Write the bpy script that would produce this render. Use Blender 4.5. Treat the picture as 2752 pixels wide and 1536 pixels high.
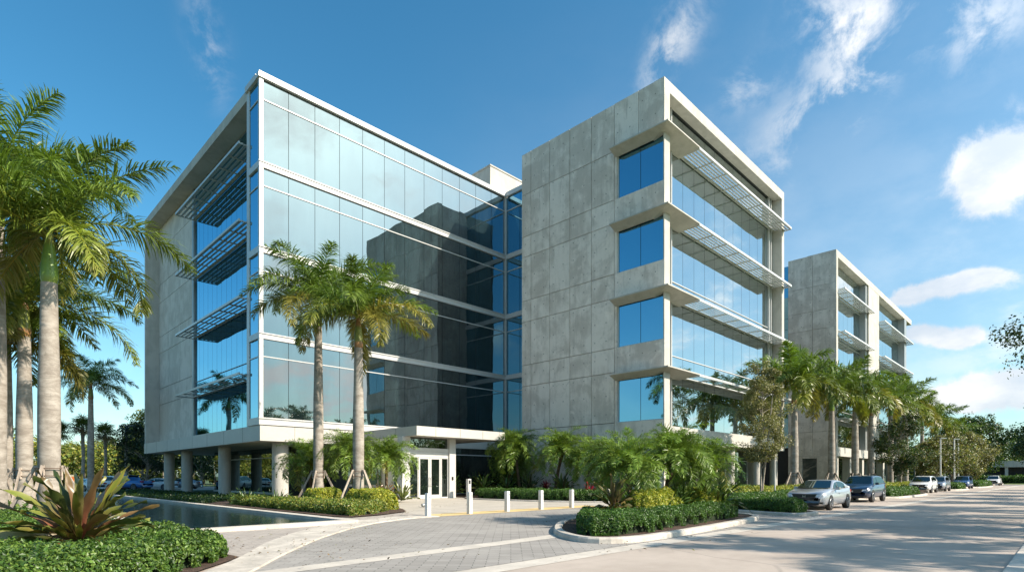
import bpy, math, random
import numpy as np
R = math.radians
for o in list(bpy.data.objects): bpy.data.objects.remove(o)
S = bpy.context.scene
COL = S.collection
# ------------------------------------------------------------------ camera
cd = bpy.data.cameras.new('camera'); cam = bpy.data.objects.new('camera', cd); COL.objects.link(cam)
cam.location = (0, 0, 1.6); cam.rotation_euler = (R(90), 0, R(-45.1))
cd.sensor_width = 36; cd.lens = 36*1520/2752; cd.shift_y = 0.186; cd.clip_start = .1; cd.clip_end = 6000
S.camera = cam
S.render.resolution_x = 1024; S.render.resolution_y = 571
# ------------------------------------------------------------------ light
SUN_AZ = math.atan2(-.91, .40)          # direction towards the sun in the XY plane
SUN_EL = R(36)
sdir = (math.cos(SUN_AZ)*math.cos(SUN_EL), math.sin(SUN_AZ)*math.cos(SUN_EL), math.sin(SUN_EL))
ld = bpy.data.lights.new('sun', 'SUN'); ld.energy = 4.9; ld.angle = R(.53); ld.color = (1, .90, .76)
sun = bpy.data.objects.new('sun', ld); COL.objects.link(sun)
import mathutils, mathutils.geometry
sun.rotation_euler = mathutils.Vector(sdir).to_track_quat('Z', 'Y').to_euler()
sun.location = (0, -40, 60)
S.view_settings.view_transform = 'Standard'; S.view_settings.look = 'None'
S.view_settings.exposure = 0.70; S.view_settings.gamma = 1; S.view_settings.use_curve_mapping = False

W = bpy.data.worlds.new('World'); S.world = W; W.use_nodes = True
nt = W.node_tree; N = nt.nodes; Lk = nt.links
for n in list(N): N.remove(n)
def nd(t, **k):
    n = N.new(t)
    for a, b in k.items(): setattr(n, a, b)
    return n
def sock(n, i, v):
    if isinstance(v, bpy.types.NodeSocket): n.id_data.links.new(v, n.inputs[i])
    else: n.inputs[i].default_value = v
def mth(op, a, b=None, c=None, clamp=False):
    n = N.new('ShaderNodeMath'); n.operation = op; n.use_clamp = clamp
    sock(n, 0, a)
    if b is not None: sock(n, 1, b)
    if c is not None: sock(n, 2, c)
    return n.outputs[0]
def vm(op, a, b=None, s=None):
    n = N.new('ShaderNodeVectorMath'); n.operation = op
    sock(n, 0, a)
    if b is not None: sock(n, 1, b)
    if s is not None: sock(n, 3, s)
    return n
tc = nd('ShaderNodeTexCoord')
sky = nd('ShaderNodeTexSky', sky_type='NISHITA', sun_disc=False)
sky.sun_elevation = SUN_EL; sky.sun_rotation = math.atan2(sdir[0], sdir[1])
sky.air_density = 1.0; sky.dust_density = .8; sky.ozone_density = 2.2; sky.altitude = 0
D = vm('NORMALIZE', tc.outputs['Generated']).outputs[0]
hs = nd('ShaderNodeHueSaturation'); hs.inputs['Saturation'].default_value = 1.20; hs.inputs['Value'].default_value = .96
tn = nd('ShaderNodeMix', data_type='RGBA', blend_type='MULTIPLY'); tn.inputs[0].default_value = 1; Lk.new(sky.outputs[0], tn.inputs[6]); tn.inputs[7].default_value = (.83, 1.08, 1.02, 1); Lk.new(tn.outputs[2], hs.inputs['Color'])
# clouds: soft banks placed by compass direction and height in the sky, broken up by noise
def dirpix(px, py):
    f = (math.cos(R(44.9)), math.sin(R(44.9))); r = (f[1], -f[0])
    a = (px-1288)/1422.8; b = (1198-py)/1422.8
    v = np.array([f[0]+r[0]*a, f[1]+r[1]*a, b]); return v/np.linalg.norm(v)
def frame(px, py, ang):
    c = dirpix(px, py); h = np.cross([0, 0, 1], c); h = -h/np.linalg.norm(h); u = np.cross(c, h)*-1
    u = u if u[2] > 0 else -u
    ca, sa = math.cos(R(ang)), math.sin(R(ang))
    return c, h*ca+u*sa, -h*sa+u*ca
warp = nd('ShaderNodeTexNoise'); warp.inputs['Scale'].default_value = 3.5; warp.inputs['Detail'].default_value = 3
Lk.new(D, warp.inputs['Vector'])
wv = vm('SUBTRACT', warp.outputs['Color'], (.5, .5, .5)).outputs[0]
DW = vm('ADD', D, vm('SCALE', wv, s=.16).outputs[0]).outputs[0]
def blob(px, py, ra, rb, ang, amp):
    c, h, u = frame(px, py, ang)
    df = vm('SUBTRACT', DW, tuple(c)).outputs[0]
    a = vm('DOT_PRODUCT', df, tuple(h/ra)).outputs['Value']; b = vm('DOT_PRODUCT', df, tuple(u/rb)).outputs['Value']
    cc = mth('MULTIPLY', vm('DOT_PRODUCT', df, tuple(c)).outputs['Value'], 2.0)
    q = mth('ADD', mth('MULTIPLY', a, a), mth('ADD', mth('MULTIPLY', b, b), mth('MULTIPLY', cc, cc)))
    return mth('MULTIPLY', mth('EXPONENT', mth('MULTIPLY', q, -1.0)), amp)
wisp = None
for b in [(500, 95, .022, .045, 25, .30), (1670, 125, .030, .042, -30, .55), (2110, 150, .036, .14, -35, .44), (2070, 50, .05, .04, 0, .52),
          (2260, 110, .10, .024, 22, .50), (2510, 40, .045, .035, 45, .42), (1870, 245, .03, .025, 0, .34)]:
    v = blob(*b); wisp = v if wisp is None else mth('ADD', wisp, v)
puff = None
for b in [(2535, 435, .064, .056, 40, 1.15), (2410, 735, .095, .014, 14, .9), (2360, 860, .06, .016, 0, .85), (2480, 1020, .12, .042, 0, 1.0)]:
    v = blob(*b); puff = v if puff is None else mth('ADD', puff, v)
# reflected clouds: low banks all along the side of the sky behind the camera
dz = vm('DOT_PRODUCT', D, (0, 0, 1)).outputs['Value']; dy = vm('DOT_PRODUCT', D, (.30, -.954, 0)).outputs['Value']
def ramp(v, a, b): 
    n = nd('ShaderNodeMapRange'); n.interpolation_type = 'SMOOTHSTEP'
    sock(n, 0, v); n.inputs[1].default_value = a; n.inputs[2].default_value = b; return n.outputs[0]
belt = mth('MULTIPLY', mth('MULTIPLY', ramp(dz, .02, .10), ramp(dz, .48, .20)), ramp(dy, .05, .5))
n1 = nd('ShaderNodeTexNoise'); n1.inputs['Scale'].default_value = 5.5; n1.inputs['Detail'].default_value = 9; n1.inputs['Roughness'].default_value = .58
st = vm('MULTIPLY', D, (1, 1, 2.0)).outputs[0]; Lk.new(st, n1.inputs['Vector'])
n2 = nd('ShaderNodeTexNoise'); n2.inputs['Scale'].default_value = 11; n2.inputs['Detail'].default_value = 10; n2.inputs['Roughness'].default_value = .66
n2.inputs['Distortion'].default_value = .35; Lk.new(D, n2.inputs['Vector'])
belt_a = mth('MULTIPLY', ramp(n1.outputs[0], .47, .64), belt)
high = mth('MULTIPLY', mth('MULTIPLY', ramp(n1.outputs[0], .52, .7), ramp(dz, .35, .5)), mth('MULTIPLY', ramp(dy, .1, .6), .6))
wa = mth('MULTIPLY', mth('MULTIPLY', wisp, 1.35), ramp(n2.outputs[0], .44, .66))
pa = ramp(mth('ADD', puff, mth('MULTIPLY', mth('SUBTRACT', n2.outputs[0], .5), 1.5)), .30, .78)
pa = mth('MULTIPLY', pa, ramp(puff, .06, .3))
thin = mth('MULTIPLY', ramp(dz, .78, .12), mth('MULTIPLY', ramp(vm('DOT_PRODUCT', D, (1, 0, 0)).outputs['Value'], .38, .98), .36))
hz = mth('MULTIPLY', ramp(dz, .36, -.04), .46)
thin = mth('MAXIMUM', thin, hz)
alpha = mth('ADD', mth('ADD', wa, pa), mth('ADD', mth('ADD', belt_a, high), thin), clamp=True)
alpha = mth('MULTIPLY', mth('MINIMUM', alpha, 1), .94)
shade = ramp(n1.outputs[0], .35, .62)
cm = nd('ShaderNodeMix', data_type='RGBA'); Lk.new(shade, cm.inputs[0]); cm.inputs[6].default_value = (3.5, 3.9, 4.4, 1); cm.inputs[7].default_value = (5.3, 5.25, 5.2, 1)
glow = mth('ADD', 1.0, mth('MULTIPLY', ramp(vm('DOT_PRODUCT', D, tuple(sdir)).outputs['Value'], .25, .97), .8))
cms = vm('SCALE', cm.outputs[2], s=glow).outputs[0]
mx = nd('ShaderNodeMix', data_type='RGBA'); halo = mth('MULTIPLY', mth('POWER', ramp(vm('DOT_PRODUCT', D, tuple(sdir)).outputs['Value'], .86, 1.0), 1.6), 5.5)
hc = vm('SCALE', (1.0, .97, .93), s=halo).outputs[0]
skyc = vm('ADD', hs.outputs[0], hc).outputs[0]
Lk.new(alpha, mx.inputs[0]); Lk.new(skyc, mx.inputs[6]); Lk.new(cms, mx.inputs[7])
bg = nd('ShaderNodeBackground'); bg.inputs['Strength'].default_value = .125; Lk.new(mx.outputs[2], bg.inputs[0])
wo = nd('ShaderNodeOutputWorld'); Lk.new(bg.outputs[0], wo.inputs[0])

# ------------------------------------------------------------------ helpers
def RG(s): return np.random.default_rng(s)
class MB:
    def __init__(s): s.V = []; s.L = []; s.T = []; s.M = []; s.C = []; s.Sm = []; s.n = 0
    def add(s, V, F, m=0, c=(1, 1, 1), sm=False):
        V = np.asarray(V, float).reshape(-1, 3)
        if isinstance(F, np.ndarray): L = F.reshape(-1); T = np.full(len(F), F.shape[1])
        else: L = np.array([i for f in F for i in f]); T = np.array([len(f) for f in F])
        s.V.append(V); s.L.append(L+s.n); s.T.append(T); s.M.append(np.full(len(T), m)); s.Sm.append(np.full(len(T), sm))
        c = np.asarray(c, float); s.C.append(np.broadcast_to(c, (len(V), 3)) if c.ndim == 1 else c); s.n += len(V); return s
    def box(s, x0, x1, y0, y1, z0, z1, m=0, c=(1, 1, 1)):
        V = [(x, y, z) for x in (x0, x1) for y in (y0, y1) for z in (z0, z1)]
        return s.add(V, [(0, 1, 3, 2), (4, 6, 7, 5), (0, 4, 5, 1), (2, 3, 7, 6), (0, 2, 6, 4), (1, 5, 7, 3)], m, c)
    def prism(s, P, z0, z1, m=0, c=(1, 1, 1)):
        n = len(P); V = [(x, y, z0) for x, y in P]+[(x, y, z1) for x, y in P]
        F = [tuple(range(n))[::-1], tuple(range(n, 2*n))]+[(i, (i+1) % n, n+(i+1) % n, n+i) for i in range(n)]
        return s.add(V, F, m, c)
    def tube(s, P, r, seg=8, m=0, c=(1, 1, 1), cap=True, sm=True):
        P = np.asarray(P, float); n = len(P); r = np.broadcast_to(np.asarray(r, float), (n,))
        T = np.gradient(P, axis=0); T /= np.linalg.norm(T, axis=1)[:, None]+1e-9
        ref = np.array([0, 0, 1.]) if abs(T[0, 2]) < .9 else np.array([1., 0, 0])
        A = np.cross(T, ref); A /= np.linalg.norm(A, axis=1)[:, None]+1e-9; B = np.cross(T, A)
        th = np.arange(seg)*2*math.pi/seg
        V = P[:, None]+r[:, None, None]*(A[:, None]*np.cos(th)[None, :, None]+B[:, None]*np.sin(th)[None, :, None])
        F = [(i*seg+j, i*seg+(j+1) % seg, (i+1)*seg+(j+1) % seg, (i+1)*seg+j) for i in range(n-1) for j in range(seg)]
        if np.asarray(c).ndim == 2: c = np.repeat(np.asarray(c), seg, axis=0)
        s.add(V.reshape(-1, 3), F, m, c, sm)
        if cap: s.add(V[0], [tuple(range(seg))], m); s.add(V[-1], [tuple(range(seg))[::-1]], m)
        return s
    def bar(s, a, b, w, h, m=0, c=(1, 1, 1)):
        a, b = np.array(a, float), np.array(b, float); t = (b-a)/np.linalg.norm(b-a)
        ref = np.array([0, 0, 1.]) if abs(t[2]) < .95 else np.array([1., 0, 0])
        u = np.cross(t, ref); u /= np.linalg.norm(u); v = np.cross(u, t)
        V = [p+u*w/2*i+v*h/2*j for p in (a, b) for i in (-1, 1) for j in (-1, 1)]
        return s.add(V, [(0, 1, 3, 2), (4, 6, 7, 5), (0, 4, 5, 1), (2, 3, 7, 6), (0, 2, 6, 4), (1, 5, 7, 3)], m, c)
    def build(s, name, mats, parent=None, world=True):
        me = bpy.data.meshes.new(name)
        V = np.concatenate(s.V)
        if parent is not None and world: V = V-np.array(parent.location)
        L = np.concatenate(s.L).astype(np.int32); T = np.concatenate(s.T)
        me.vertices.add(len(V)); me.vertices.foreach_set('co', V.astype(np.float32).ravel())
        me.loops.add(len(L)); me.loops.foreach_set('vertex_index', L)
        me.polygons.add(len(T)); me.polygons.foreach_set('loop_start', np.concatenate([[0], np.cumsum(T)[:-1]]).astype(np.int32))
        me.polygons.foreach_set('material_index', np.concatenate(s.M).astype(np.int32))
        me.polygons.foreach_set('use_smooth', np.concatenate(s.Sm))
        for m in (mats if isinstance(mats, (list, tuple)) else [mats]): me.materials.append(m)
        C = np.concatenate([np.concatenate(s.C), np.ones((len(V), 1))], axis=1).astype(np.float32)
        a = me.color_attributes.new('Col', 'FLOAT_COLOR', 'POINT'); a.data.foreach_set('color', C.ravel())
        me.update(calc_edges=True)
        o = bpy.data.objects.new(name, me); COL.objects.link(o); o.parent = parent
        return o
def tag(o, label=None, cat=None, group=None, kind=None):
    if label: o['label'] = label
    if cat: o['category'] = cat
    if group: o['group'] = group
    if kind: o['kind'] = kind
    return o
def thing(name, label, cat, loc=(0, 0, 0), rz=0, group=None):
    o = bpy.data.objects.new(name, None); COL.objects.link(o); o.location = loc; o.rotation_euler = (0, 0, rz)
    o.empty_display_size = .3
    return tag(o, label, cat, group)
def child(mesh_obj, name, parent, loc=(0, 0, 0), scale=(1, 1, 1), rz=0):
    o = bpy.data.objects.new(name, mesh_obj.data); COL.objects.link(o); o.parent = parent
    o.location = loc; o.scale = scale; o.rotation_euler = (0, 0, rz); return o

# ------------------------------------------------------------------ materials
def newmat(name):
    global nt, N, Lk
    m = bpy.data.materials.new(name); m.use_nodes = True; nt = m.node_tree; N = nt.nodes; Lk = nt.links
    for n in list(N): N.remove(n)
    out = N.new('ShaderNodeOutputMaterial'); return m, out
def noise(scale, detail=4, rough=.55, vec=None, dist=0):
    n = N.new('ShaderNodeTexNoise'); n.inputs['Scale'].default_value = scale; n.inputs['Detail'].default_value = detail
    n.inputs['Roughness'].default_value = rough; n.inputs['Distortion'].default_value = dist
    if vec is not None: Lk.new(vec, n.inputs['Vector'])
    return n.outputs[0]
def mixc(f, a, b, blend='MIX'):
    n = N.new('ShaderNodeMix'); n.data_type = 'RGBA'; n.blend_type = blend
    sock(n, 0, f)
    for i, v in ((6, a), (7, b)):
        if isinstance(v, bpy.types.NodeSocket): Lk.new(v, n.inputs[i])
        else: n.inputs[i].default_value = (*v, 1)
    return n.outputs[2]
def pos(): 
    return N.new('ShaderNodeNewGeometry').outputs['Position']
def bump(h, strength, dist=.02):
    b = N.new('ShaderNodeBump'); b.inputs['Strength'].default_value = strength; b.inputs['Distance'].default_value = dist
    Lk.new(h, b.inputs['Height']); return b.outputs[0]
def princ(out, base, rough=.6, metal=0, spec=.5, normal=None):
    p = N.new('ShaderNodeBsdfPrincipled')
    if isinstance(base, bpy.types.NodeSocket): Lk.new(base, p.inputs['Base Color'])
    else: p.inputs['Base Color'].default_value = (*base, 1)
    sock(p, 'Roughness', rough); sock(p, 'Metallic', metal); p.inputs['Specular IOR Level'].default_value = spec
    if normal: Lk.new(normal, p.inputs['Normal'])
    Lk.new(p.outputs[0], out.inputs[0]); return p
def simple(name, col, rough=.5, metal=0, spec=.5, var=.12, scale=3, bmp=0, coat=0):
    m, out = newmat(name); P = pos()
    n = noise(scale, 6, .6, P); n2 = noise(scale*9, 3, .6, P)
    f = mth('ADD', mth('MULTIPLY', n, .7), mth('MULTIPLY', n2, .3))
    base = mixc(ramp(f, .35, .65), tuple(c*(1-var) for c in col), tuple(min(1, c*(1+var)) for c in col))
    p = princ(out, base, rough, metal, spec, bump(n2, bmp) if bmp else None)
    if coat: p.inputs['Coat Weight'].default_value = coat; p.inputs['Coat Roughness'].default_value = .04
    return m
def concrete(name, lo, hi, holes=True, streak=.5):
    m, out = newmat(name); P = pos(); g = N.new('ShaderNodeNewGeometry')
    rnd = g.outputs['Random Per Island']
    off = vm('SCALE', (7.3, 3.1, 5.7), s=rnd).outputs[0]; Pi = vm('ADD', P, off).outputs[0]
    big = noise(.55, 7, .62, Pi, .6); st_ = noise(1.0, 5, .6, vm('MULTIPLY', Pi, (2.4, 2.4, .35)).outputs[0], .3); fine = noise(14, 4, .6, P)
    f = mth('ADD', mth('MULTIPLY', big, .6), mth('ADD', mth('MULTIPLY', st_, .28), mth('MULTIPLY', fine, .12)))
    f = mth('ADD', f, mth('MULTIPLY', mth('SUBTRACT', rnd, .5), .08))
    base = mixc(ramp(f, .41, .59), lo, hi)
    stain = mth('MULTIPLY', ramp(noise(1.1, 8, .7, Pi, 1.2), .56, .72), streak)
    base = mixc(stain, base, tuple(c*.62 for c in lo))
    pale = mth('MULTIPLY', ramp(noise(.8, 6, .65, vm('ADD', Pi, (31, 7, 3)).outputs[0], .8), .58, .74), streak)
    base = mixc(pale, base, tuple(min(1, c*1.25) for c in hi))
    drip = ramp(noise(1.0, 5, .65, vm('MULTIPLY', Pi, (5.5, 5.5, .22)).outputs[0], .2), .57, .70)
    base = mixc(mth('MULTIPLY', mth('MULTIPLY', drip, ramp(noise(.7, 3, .5, Pi), .45, .6)), streak*.9), base, tuple(c*.58 for c in lo))
    h = fine
    if holes:
        s = N.new('ShaderNodeSeparateXYZ'); Lk.new(P, s.inputs[0])
        a = mth('SUBTRACT', mth('FRACT', mth('DIVIDE', mth('ADD', s.outputs[0], s.outputs[1]), 1.075)), .5)
        b = mth('SUBTRACT', mth('FRACT', mth('DIVIDE', s.outputs[2], 1.42)), .5)
        a = mth('MULTIPLY', a, 1.075); b = mth('MULTIPLY', b, 1.42)
        r = mth('SQRT', mth('ADD', mth('MULTIPLY', a, a), mth('MULTIPLY', b, b)))
        base = mixc(mth('MULTIPLY', ramp(r, .065, .03), .75), base, tuple(c*.28 for c in lo))
    princ(out, base, .78, 0, .35, bump(h, .25, .01)); return m
def leafmat(name, gloss=.42, trans=.28, tint=(1, 1, 1)):
    m, out = newmat(name)
    a = N.new('ShaderNodeVertexColor'); a.layer_name = 'Col'
    n = noise(2.3, 3, .5, pos()); v = mth('ADD', mth('MULTIPLY', n, .7), .65)
    c = vm('SCALE', a.outputs[0], s=v).outputs[0]; c = vm('MULTIPLY', c, tint).outputs[0]
    p = N.new('ShaderNodeBsdfPrincipled'); Lk.new(c, p.inputs['Base Color']); p.inputs['Roughness'].default_value = gloss
    p.inputs['Specular IOR Level'].default_value = .45
    t = N.new('ShaderNodeBsdfTranslucent'); Lk.new(vm('MULTIPLY', c, (1.25, 1.35, .6)).outputs[0], t.inputs[0])
    mx = N.new('ShaderNodeMixShader'); mx.inputs[0].default_value = trans
    Lk.new(p.outputs[0], mx.inputs[1]); Lk.new(t.outputs[0], mx.inputs[2]); Lk.new(mx.outputs[0], out.inputs[0]); return m
def glass(name, refl, deep, f0=.45, f1=1.0, wob=.006):
    """coated facade glass: a strong tinted mirror over a dim room behind it; every pane leans a hair differently"""
    m, out = newmat(name); g = N.new('ShaderNodeNewGeometry'); rnd = g.outputs['Random Per Island']
    wn = N.new('ShaderNodeTexWhiteNoise'); wn.noise_dimensions = '1D'; Lk.new(rnd, wn.inputs['W'])
    tilt = vm('SCALE', vm('SUBTRACT', wn.outputs['Color'], (.5, .5, .5)).outputs[0], s=wob).outputs[0]
    wave = N.new('ShaderNodeTexNoise'); wave.inputs['Scale'].default_value = .55; wave.inputs['Detail'].default_value = 1; Lk.new(g.outputs['Position'], wave.inputs['Vector'])
    w2 = vm('SCALE', vm('SUBTRACT', wave.outputs['Color'], (.5, .5, .5)).outputs[0], s=wob*2.2).outputs[0]
    nm = vm('NORMALIZE', vm('ADD', vm('ADD', g.outputs['Normal'], tilt).outputs[0], w2).outputs[0]).outputs[0]
    lw = N.new('ShaderNodeLayerWeight'); lw.inputs[0].default_value = .35
    fac = mth('ADD', mth('MULTIPLY', lw.outputs['Facing'], f1-f0), f0, clamp=True)
    gl = N.new('ShaderNodeBsdfGlossy'); gl.inputs[0].default_value = (*refl, 1); gl.inputs[1].default_value = .012; Lk.new(nm, gl.inputs['Normal'])
    room = noise(.9, 3, .6, vm('MULTIPLY', g.outputs['Position'], (1, 1, .25)).outputs[0])
    df = N.new('ShaderNodeBsdfDiffuse'); Lk.new(mixc(ramp(room, .35, .7), tuple(c*.55 for c in deep), tuple(c*1.5 for c in deep)), df.inputs[0])
    mx = N.new('ShaderNodeMixShader'); Lk.new(fac, mx.inputs[0]); Lk.new(df.outputs[0], mx.inputs[1]); Lk.new(gl.outputs[0], mx.inputs[2])
    Lk.new(mx.outputs[0], out.inputs[0]); return m
def pavers(name, a, b, mortar, sx=.30, sy=.15, rot=0, patch=.25):
    m, out = newmat(name); P = pos()
    mp = N.new('ShaderNodeMapping'); mp.inputs['Rotation'].default_value = (0, 0, rot); Lk.new(P, mp.inputs['Vector'])
    br = N.new('ShaderNodeTexBrick'); Lk.new(mp.outputs[0], br.inputs['Vector']); br.inputs['Scale'].default_value = 1
    br.inputs['Brick Width'].default_value = sx; br.inputs['Row Height'].default_value = sy; br.inputs['Mortar Size'].default_value = .012
    br.inputs['Mortar Smooth'].default_value = .3; br.inputs['Bias'].default_value = 0
    br.inputs['Color1'].default_value = (*a, 1); br.inputs['Color2'].default_value = (*b, 1); br.inputs['Mortar'].default_value = (*mortar, 1)
    big = noise(.45, 6, .6, P, .5)
    c = mixc(mth('MULTIPLY', ramp(big, .45, .68), patch), br.outputs[0], tuple(min(1, v*1.45) for v in a))
    c = mixc(mth('MULTIPLY', ramp(noise(.9, 6, .65, vm('ADD', P, (9, 4, 0)).outputs[0], .5), .52, .72), .3), c, tuple(v*.6 for v in a))
    c = mixc(mth('MULTIPLY', noise(40, 3, .6, P), .25), c, tuple(v*.55 for v in a))
    princ(out, c, .7, 0, .35, bump(br.outputs['Fac'], -.35, .006)); return m
def asphalt():
    m, out = newmat('asphalt'); P = pos()
    f = mth('ADD', mth('MULTIPLY', noise(.35, 6, .6, P, .4), .55), mth('ADD', mth('MULTIPLY', noise(3.0, 4, .6, P), .15), mth('MULTIPLY', noise(90, 2, .6, P), .30)))
    c = mixc(ramp(f, .34, .66), (.355, .295, .248), (.485, .41, .35))
    st_ = ramp(noise(.9, 6, .6, vm('MULTIPLY', P, (.18, 1.6, 1)).outputs[0], .3), .52, .74)
    c = mixc(mth('MULTIPLY', st_, .35), c, (.28, .235, .198))
    w = N.new('ShaderNodeTexVoronoi'); w.feature = 'DISTANCE_TO_EDGE'; w.inputs['Scale'].default_value = .22
    Lk.new(vm('ADD', P, vm('SCALE', N.new('ShaderNodeTexNoise').outputs['Color'], s=.8).outputs[0]).outputs[0], w.inputs['Vector'])
    c = mixc(mth('MULTIPLY', ramp(w.outputs['Distance'], .012, .0), .35), c, (.17, .15, .135))
    princ(out, c, .85, 0, .3, bump(noise(70, 3, .7, P), .35, .01)); return m
def bark(name, lo, hi, ring=9, rs=.5):
    m, out = newmat(name); P = pos()
    s = N.new('ShaderNodeSeparateXYZ'); Lk.new(P, s.inputs[0])
    z = mth('ADD', s.outputs[2], mth('MULTIPLY', noise(2.2, 4, .6, P), .16))
    rng_ = mth('ABSOLUTE', mth('SINE', mth('MULTIPLY', z, ring)))
    f = noise(1.6, 8, .7, vm('MULTIPLY', P, (1, 1, 2.2)).outputs[0], .5)
    c = mixc(ramp(f, .36, .66), lo, hi)
    c = mixc(mth('MULTIPLY', mth('MULTIPLY', ramp(rng_, .16, .0), ramp(noise(3, 3, .5, P), .35, .6)), rs), c, tuple(v*.45 for v in lo))
    c = mixc(mth('MULTIPLY', ramp(noise(5, 6, .7, P, 1), .6, .72), .5), c, tuple(v*.5 for v in lo))
    princ(out, c, .8, 0, .25, bump(f, .4, .03)); return m
M = {}
M['conc'] = concrete('board_concrete', (.56, .48, .41), (.77, .675, .59))
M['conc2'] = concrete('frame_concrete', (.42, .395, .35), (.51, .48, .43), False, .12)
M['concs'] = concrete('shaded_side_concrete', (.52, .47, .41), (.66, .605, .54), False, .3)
M['fascia'] = simple('fascia_panel', (.50, .475, .43), .5, var=.05, scale=.6)
M['dark'] = simple('joint_dark', (.035, .035, .035), .9)
M['metal'] = simple('white_mullion', (.52, .51, .495), .35, .0, .5, var=.03)
M['grey_metal'] = simple('grey_mullion', (.30, .31, .31), .4, .3, .5, var=.05)
M['louvre'] = simple('louvre_metal', (.62, .62, .60), .38, .25, .5, var=.04)
M['louvreD'] = simple('louvre_shade_toned', (.50, .50, .48), .4, .2, .5, var=.05)  # darker copy of the louvre metal, with the side's shade put into its colour
M['glassA'] = glass('sky_glass', (.68, .75, .78), (.016, .028, .03), .23, .95, .008)
M['glassB'] = glass('facade_glass', (.72, .80, .83), (.016, .032, .033), .40, 1.0, .005)
M['glassL'] = glass('blue_glass', (.28, .56, .72), (.008, .02, .03), .55, 1.0, .004)
M['glassG'] = glass('lobby_glass', (.55, .62, .6), (.012, .018, .015), .16, .9, .004)
M['roof'] = simple('roof_gravel', (.4, .39, .37), .9, scale=8)
M['asphalt'] = asphalt()
M['paver'] = pavers('grey_pavers', (.31, .285, .258), (.41, .375, .342), (.13, .12, .11), .46, .13, .785, .45)
M['walkpaver'] = pavers('buff_pavers', (.38, .33, .29), (.46, .405, .355), (.20, .17, .145), .40, .2, -.15, .3)
M['band'] = simple('concrete_band', (.53, .475, .41), .8, var=.13, scale=1.2, bmp=.2)
M['kerb'] = simple('kerb_concrete', (.51, .455, .39), .8, var=.2, scale=1.6, bmp=.25)
M['plaza'] = simple('plaza_concrete', (.45, .40, .34), .8, var=.10, scale=.8, bmp=.15)
M['yellow'] = simple('tactile_yellow', (.66, .47, .21), .75, var=.15, scale=2, bmp=.2)
M['mulch'] = simple('mulch', (.085, .05, .033), .95, var=.6, scale=14, bmp=1)
M['grass'] = simple('grass', (.055, .085, .022), .95, var=.4, scale=2.5, bmp=.6)
M['lawn'] = simple('lawn', (.12, .19, .03), .95, var=.25, scale=1.5, bmp=.6)
M['soil'] = simple('hedge_core', (.012, .022, .006), 1, var=.3, scale=9)
M['leaf'] = leafmat('leaf'); M['frond'] = leafmat('frond', .38, .25); M['waxy'] = leafmat('waxy_leaf', .33, .10, (.85, .85, .85))
M['palmbark'] = bark('palm_trunk', (.24, .205, .17), (.40, .355, .305), 22, .55)
M['bark'] = bark('bark', (.20, .17, .13), (.38, .33, .27), 14, .3)
M['darkbark'] = bark('fibre_trunk', (.07, .045, .028), (.15, .10, .06), 30, .6)
M['shaft'] = leafmat('crownshaft', .35, .0)
M['timber'] = simple('timber', (.38, .31, .25), .8, var=.25, scale=6, bmp=.3)
M['strap'] = simple('strap', (.10, .06, .04), .8)
M['white'] = simple('white_paint', (.56, .545, .515), .45, var=.05)
M['bollard'] = simple('bollard_paint', (.60, .59, .57), .6, var=.12, scale=4)
M['rubber'] = simple('rubber', (.02, .02, .02), .8)
M['chrome'] = simple('rim_alloy', (.45, .45, .46), .3, .8)
M['carglass'] = glass('car_glass', (.34, .42, .42), (.008, .012, .012), .08, .9, 0)
M['lamp'] = simple('lamp_lens', (.75, .77, .8), .12, 0, .8, var=.02)
M['black'] = simple('black_plastic', (.015, .015, .016), .4)
M['wood'] = simple('bench_wood', (.22, .13, .075), .7, var=.3, scale=8)
M['orange'] = simple('sign_orange', (.8, .18, .03), .6)
for k, c, mt in (('silver', (.42, .44, .47), .45), ('navy', (.006, .022, .06), 0), ('wcar', (.74, .74, .73), 0), ('scar', (.32, .34, .38), .7),
                 ('bcar', (.02, .06, .16), 0), ('kcar', (.03, .04, .05), 0), ('blue', (.02, .12, .38), 0)):
    M[k] = simple('car_'+k, c, .3, mt, .5, var=.02, coat=.8)
def watermat():
    m, out = newmat('pond_water'); P = pos()
    w = mth('ADD', noise(3.2, 3, .55, vm('MULTIPLY', P, (1.0, 1.7, 1)).outputs[0], .4), mth('MULTIPLY', noise(11, 2, .5, P), .3))
    p = princ(out, (.006, .022, .028), .04, 0, .5, bump(w, .22, .03)); p.inputs['IOR'].default_value = 1.36; return m
M['water'] = watermat()

# ------------------------------------------------------------------ ground sheets
def sheet(name, P, z, m, kind='structure'):
    b = MB(); T_ = mathutils.geometry.tessellate_polygon([[mathutils.Vector((x, y, 0)) for x, y in P]])
    F = []
    for t in T_:
        a, c, d = [P[i] for i in t]; F.append(tuple(t) if (c[0]-a[0])*(d[1]-a[1])-(c[1]-a[1])*(d[0]-a[0]) > 0 else tuple(t)[::-1])
    b.add([(x, y, z) for x, y in P], F); o = b.build(name, m); return tag(o, kind=kind)
sheet('ground', [(-1500, -1500), (2500, -1500), (2500, 2500), (-1500, 2500)], -.03, M['grass'])
sheet('road', [(-200, .5), (900, .5), (900, 11.2), (-200, 11.2)], 0, M['asphalt'])
sheet('verge', [(-200, -60), (900, -60), (900, .3), (-200, .3)], .02, M['lawn'])
sheet('gutter', [(-200, .25), (900, .25), (900, .86), (-200, .86)], .026, M['band'])
sheet('concrete_band', [(-200, 6.85), (900, 6.85), (900, 7.4), (-200, 7.4)], .006, M['band'])
sheet('driveway', [(-30, 7.4), (23.9, 7.4), (24.6, 9), (25.7, 12), (27.2, 16), (28.4, 19), (28.4, 18.2), (12.4, 18.2), (10.0, 16.9), (7.8, 14.9), (5.7, 12.6), (3.6, 9.9), (2.2, 8.4), (-30, 8.3)], .010, M['paver'])
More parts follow.
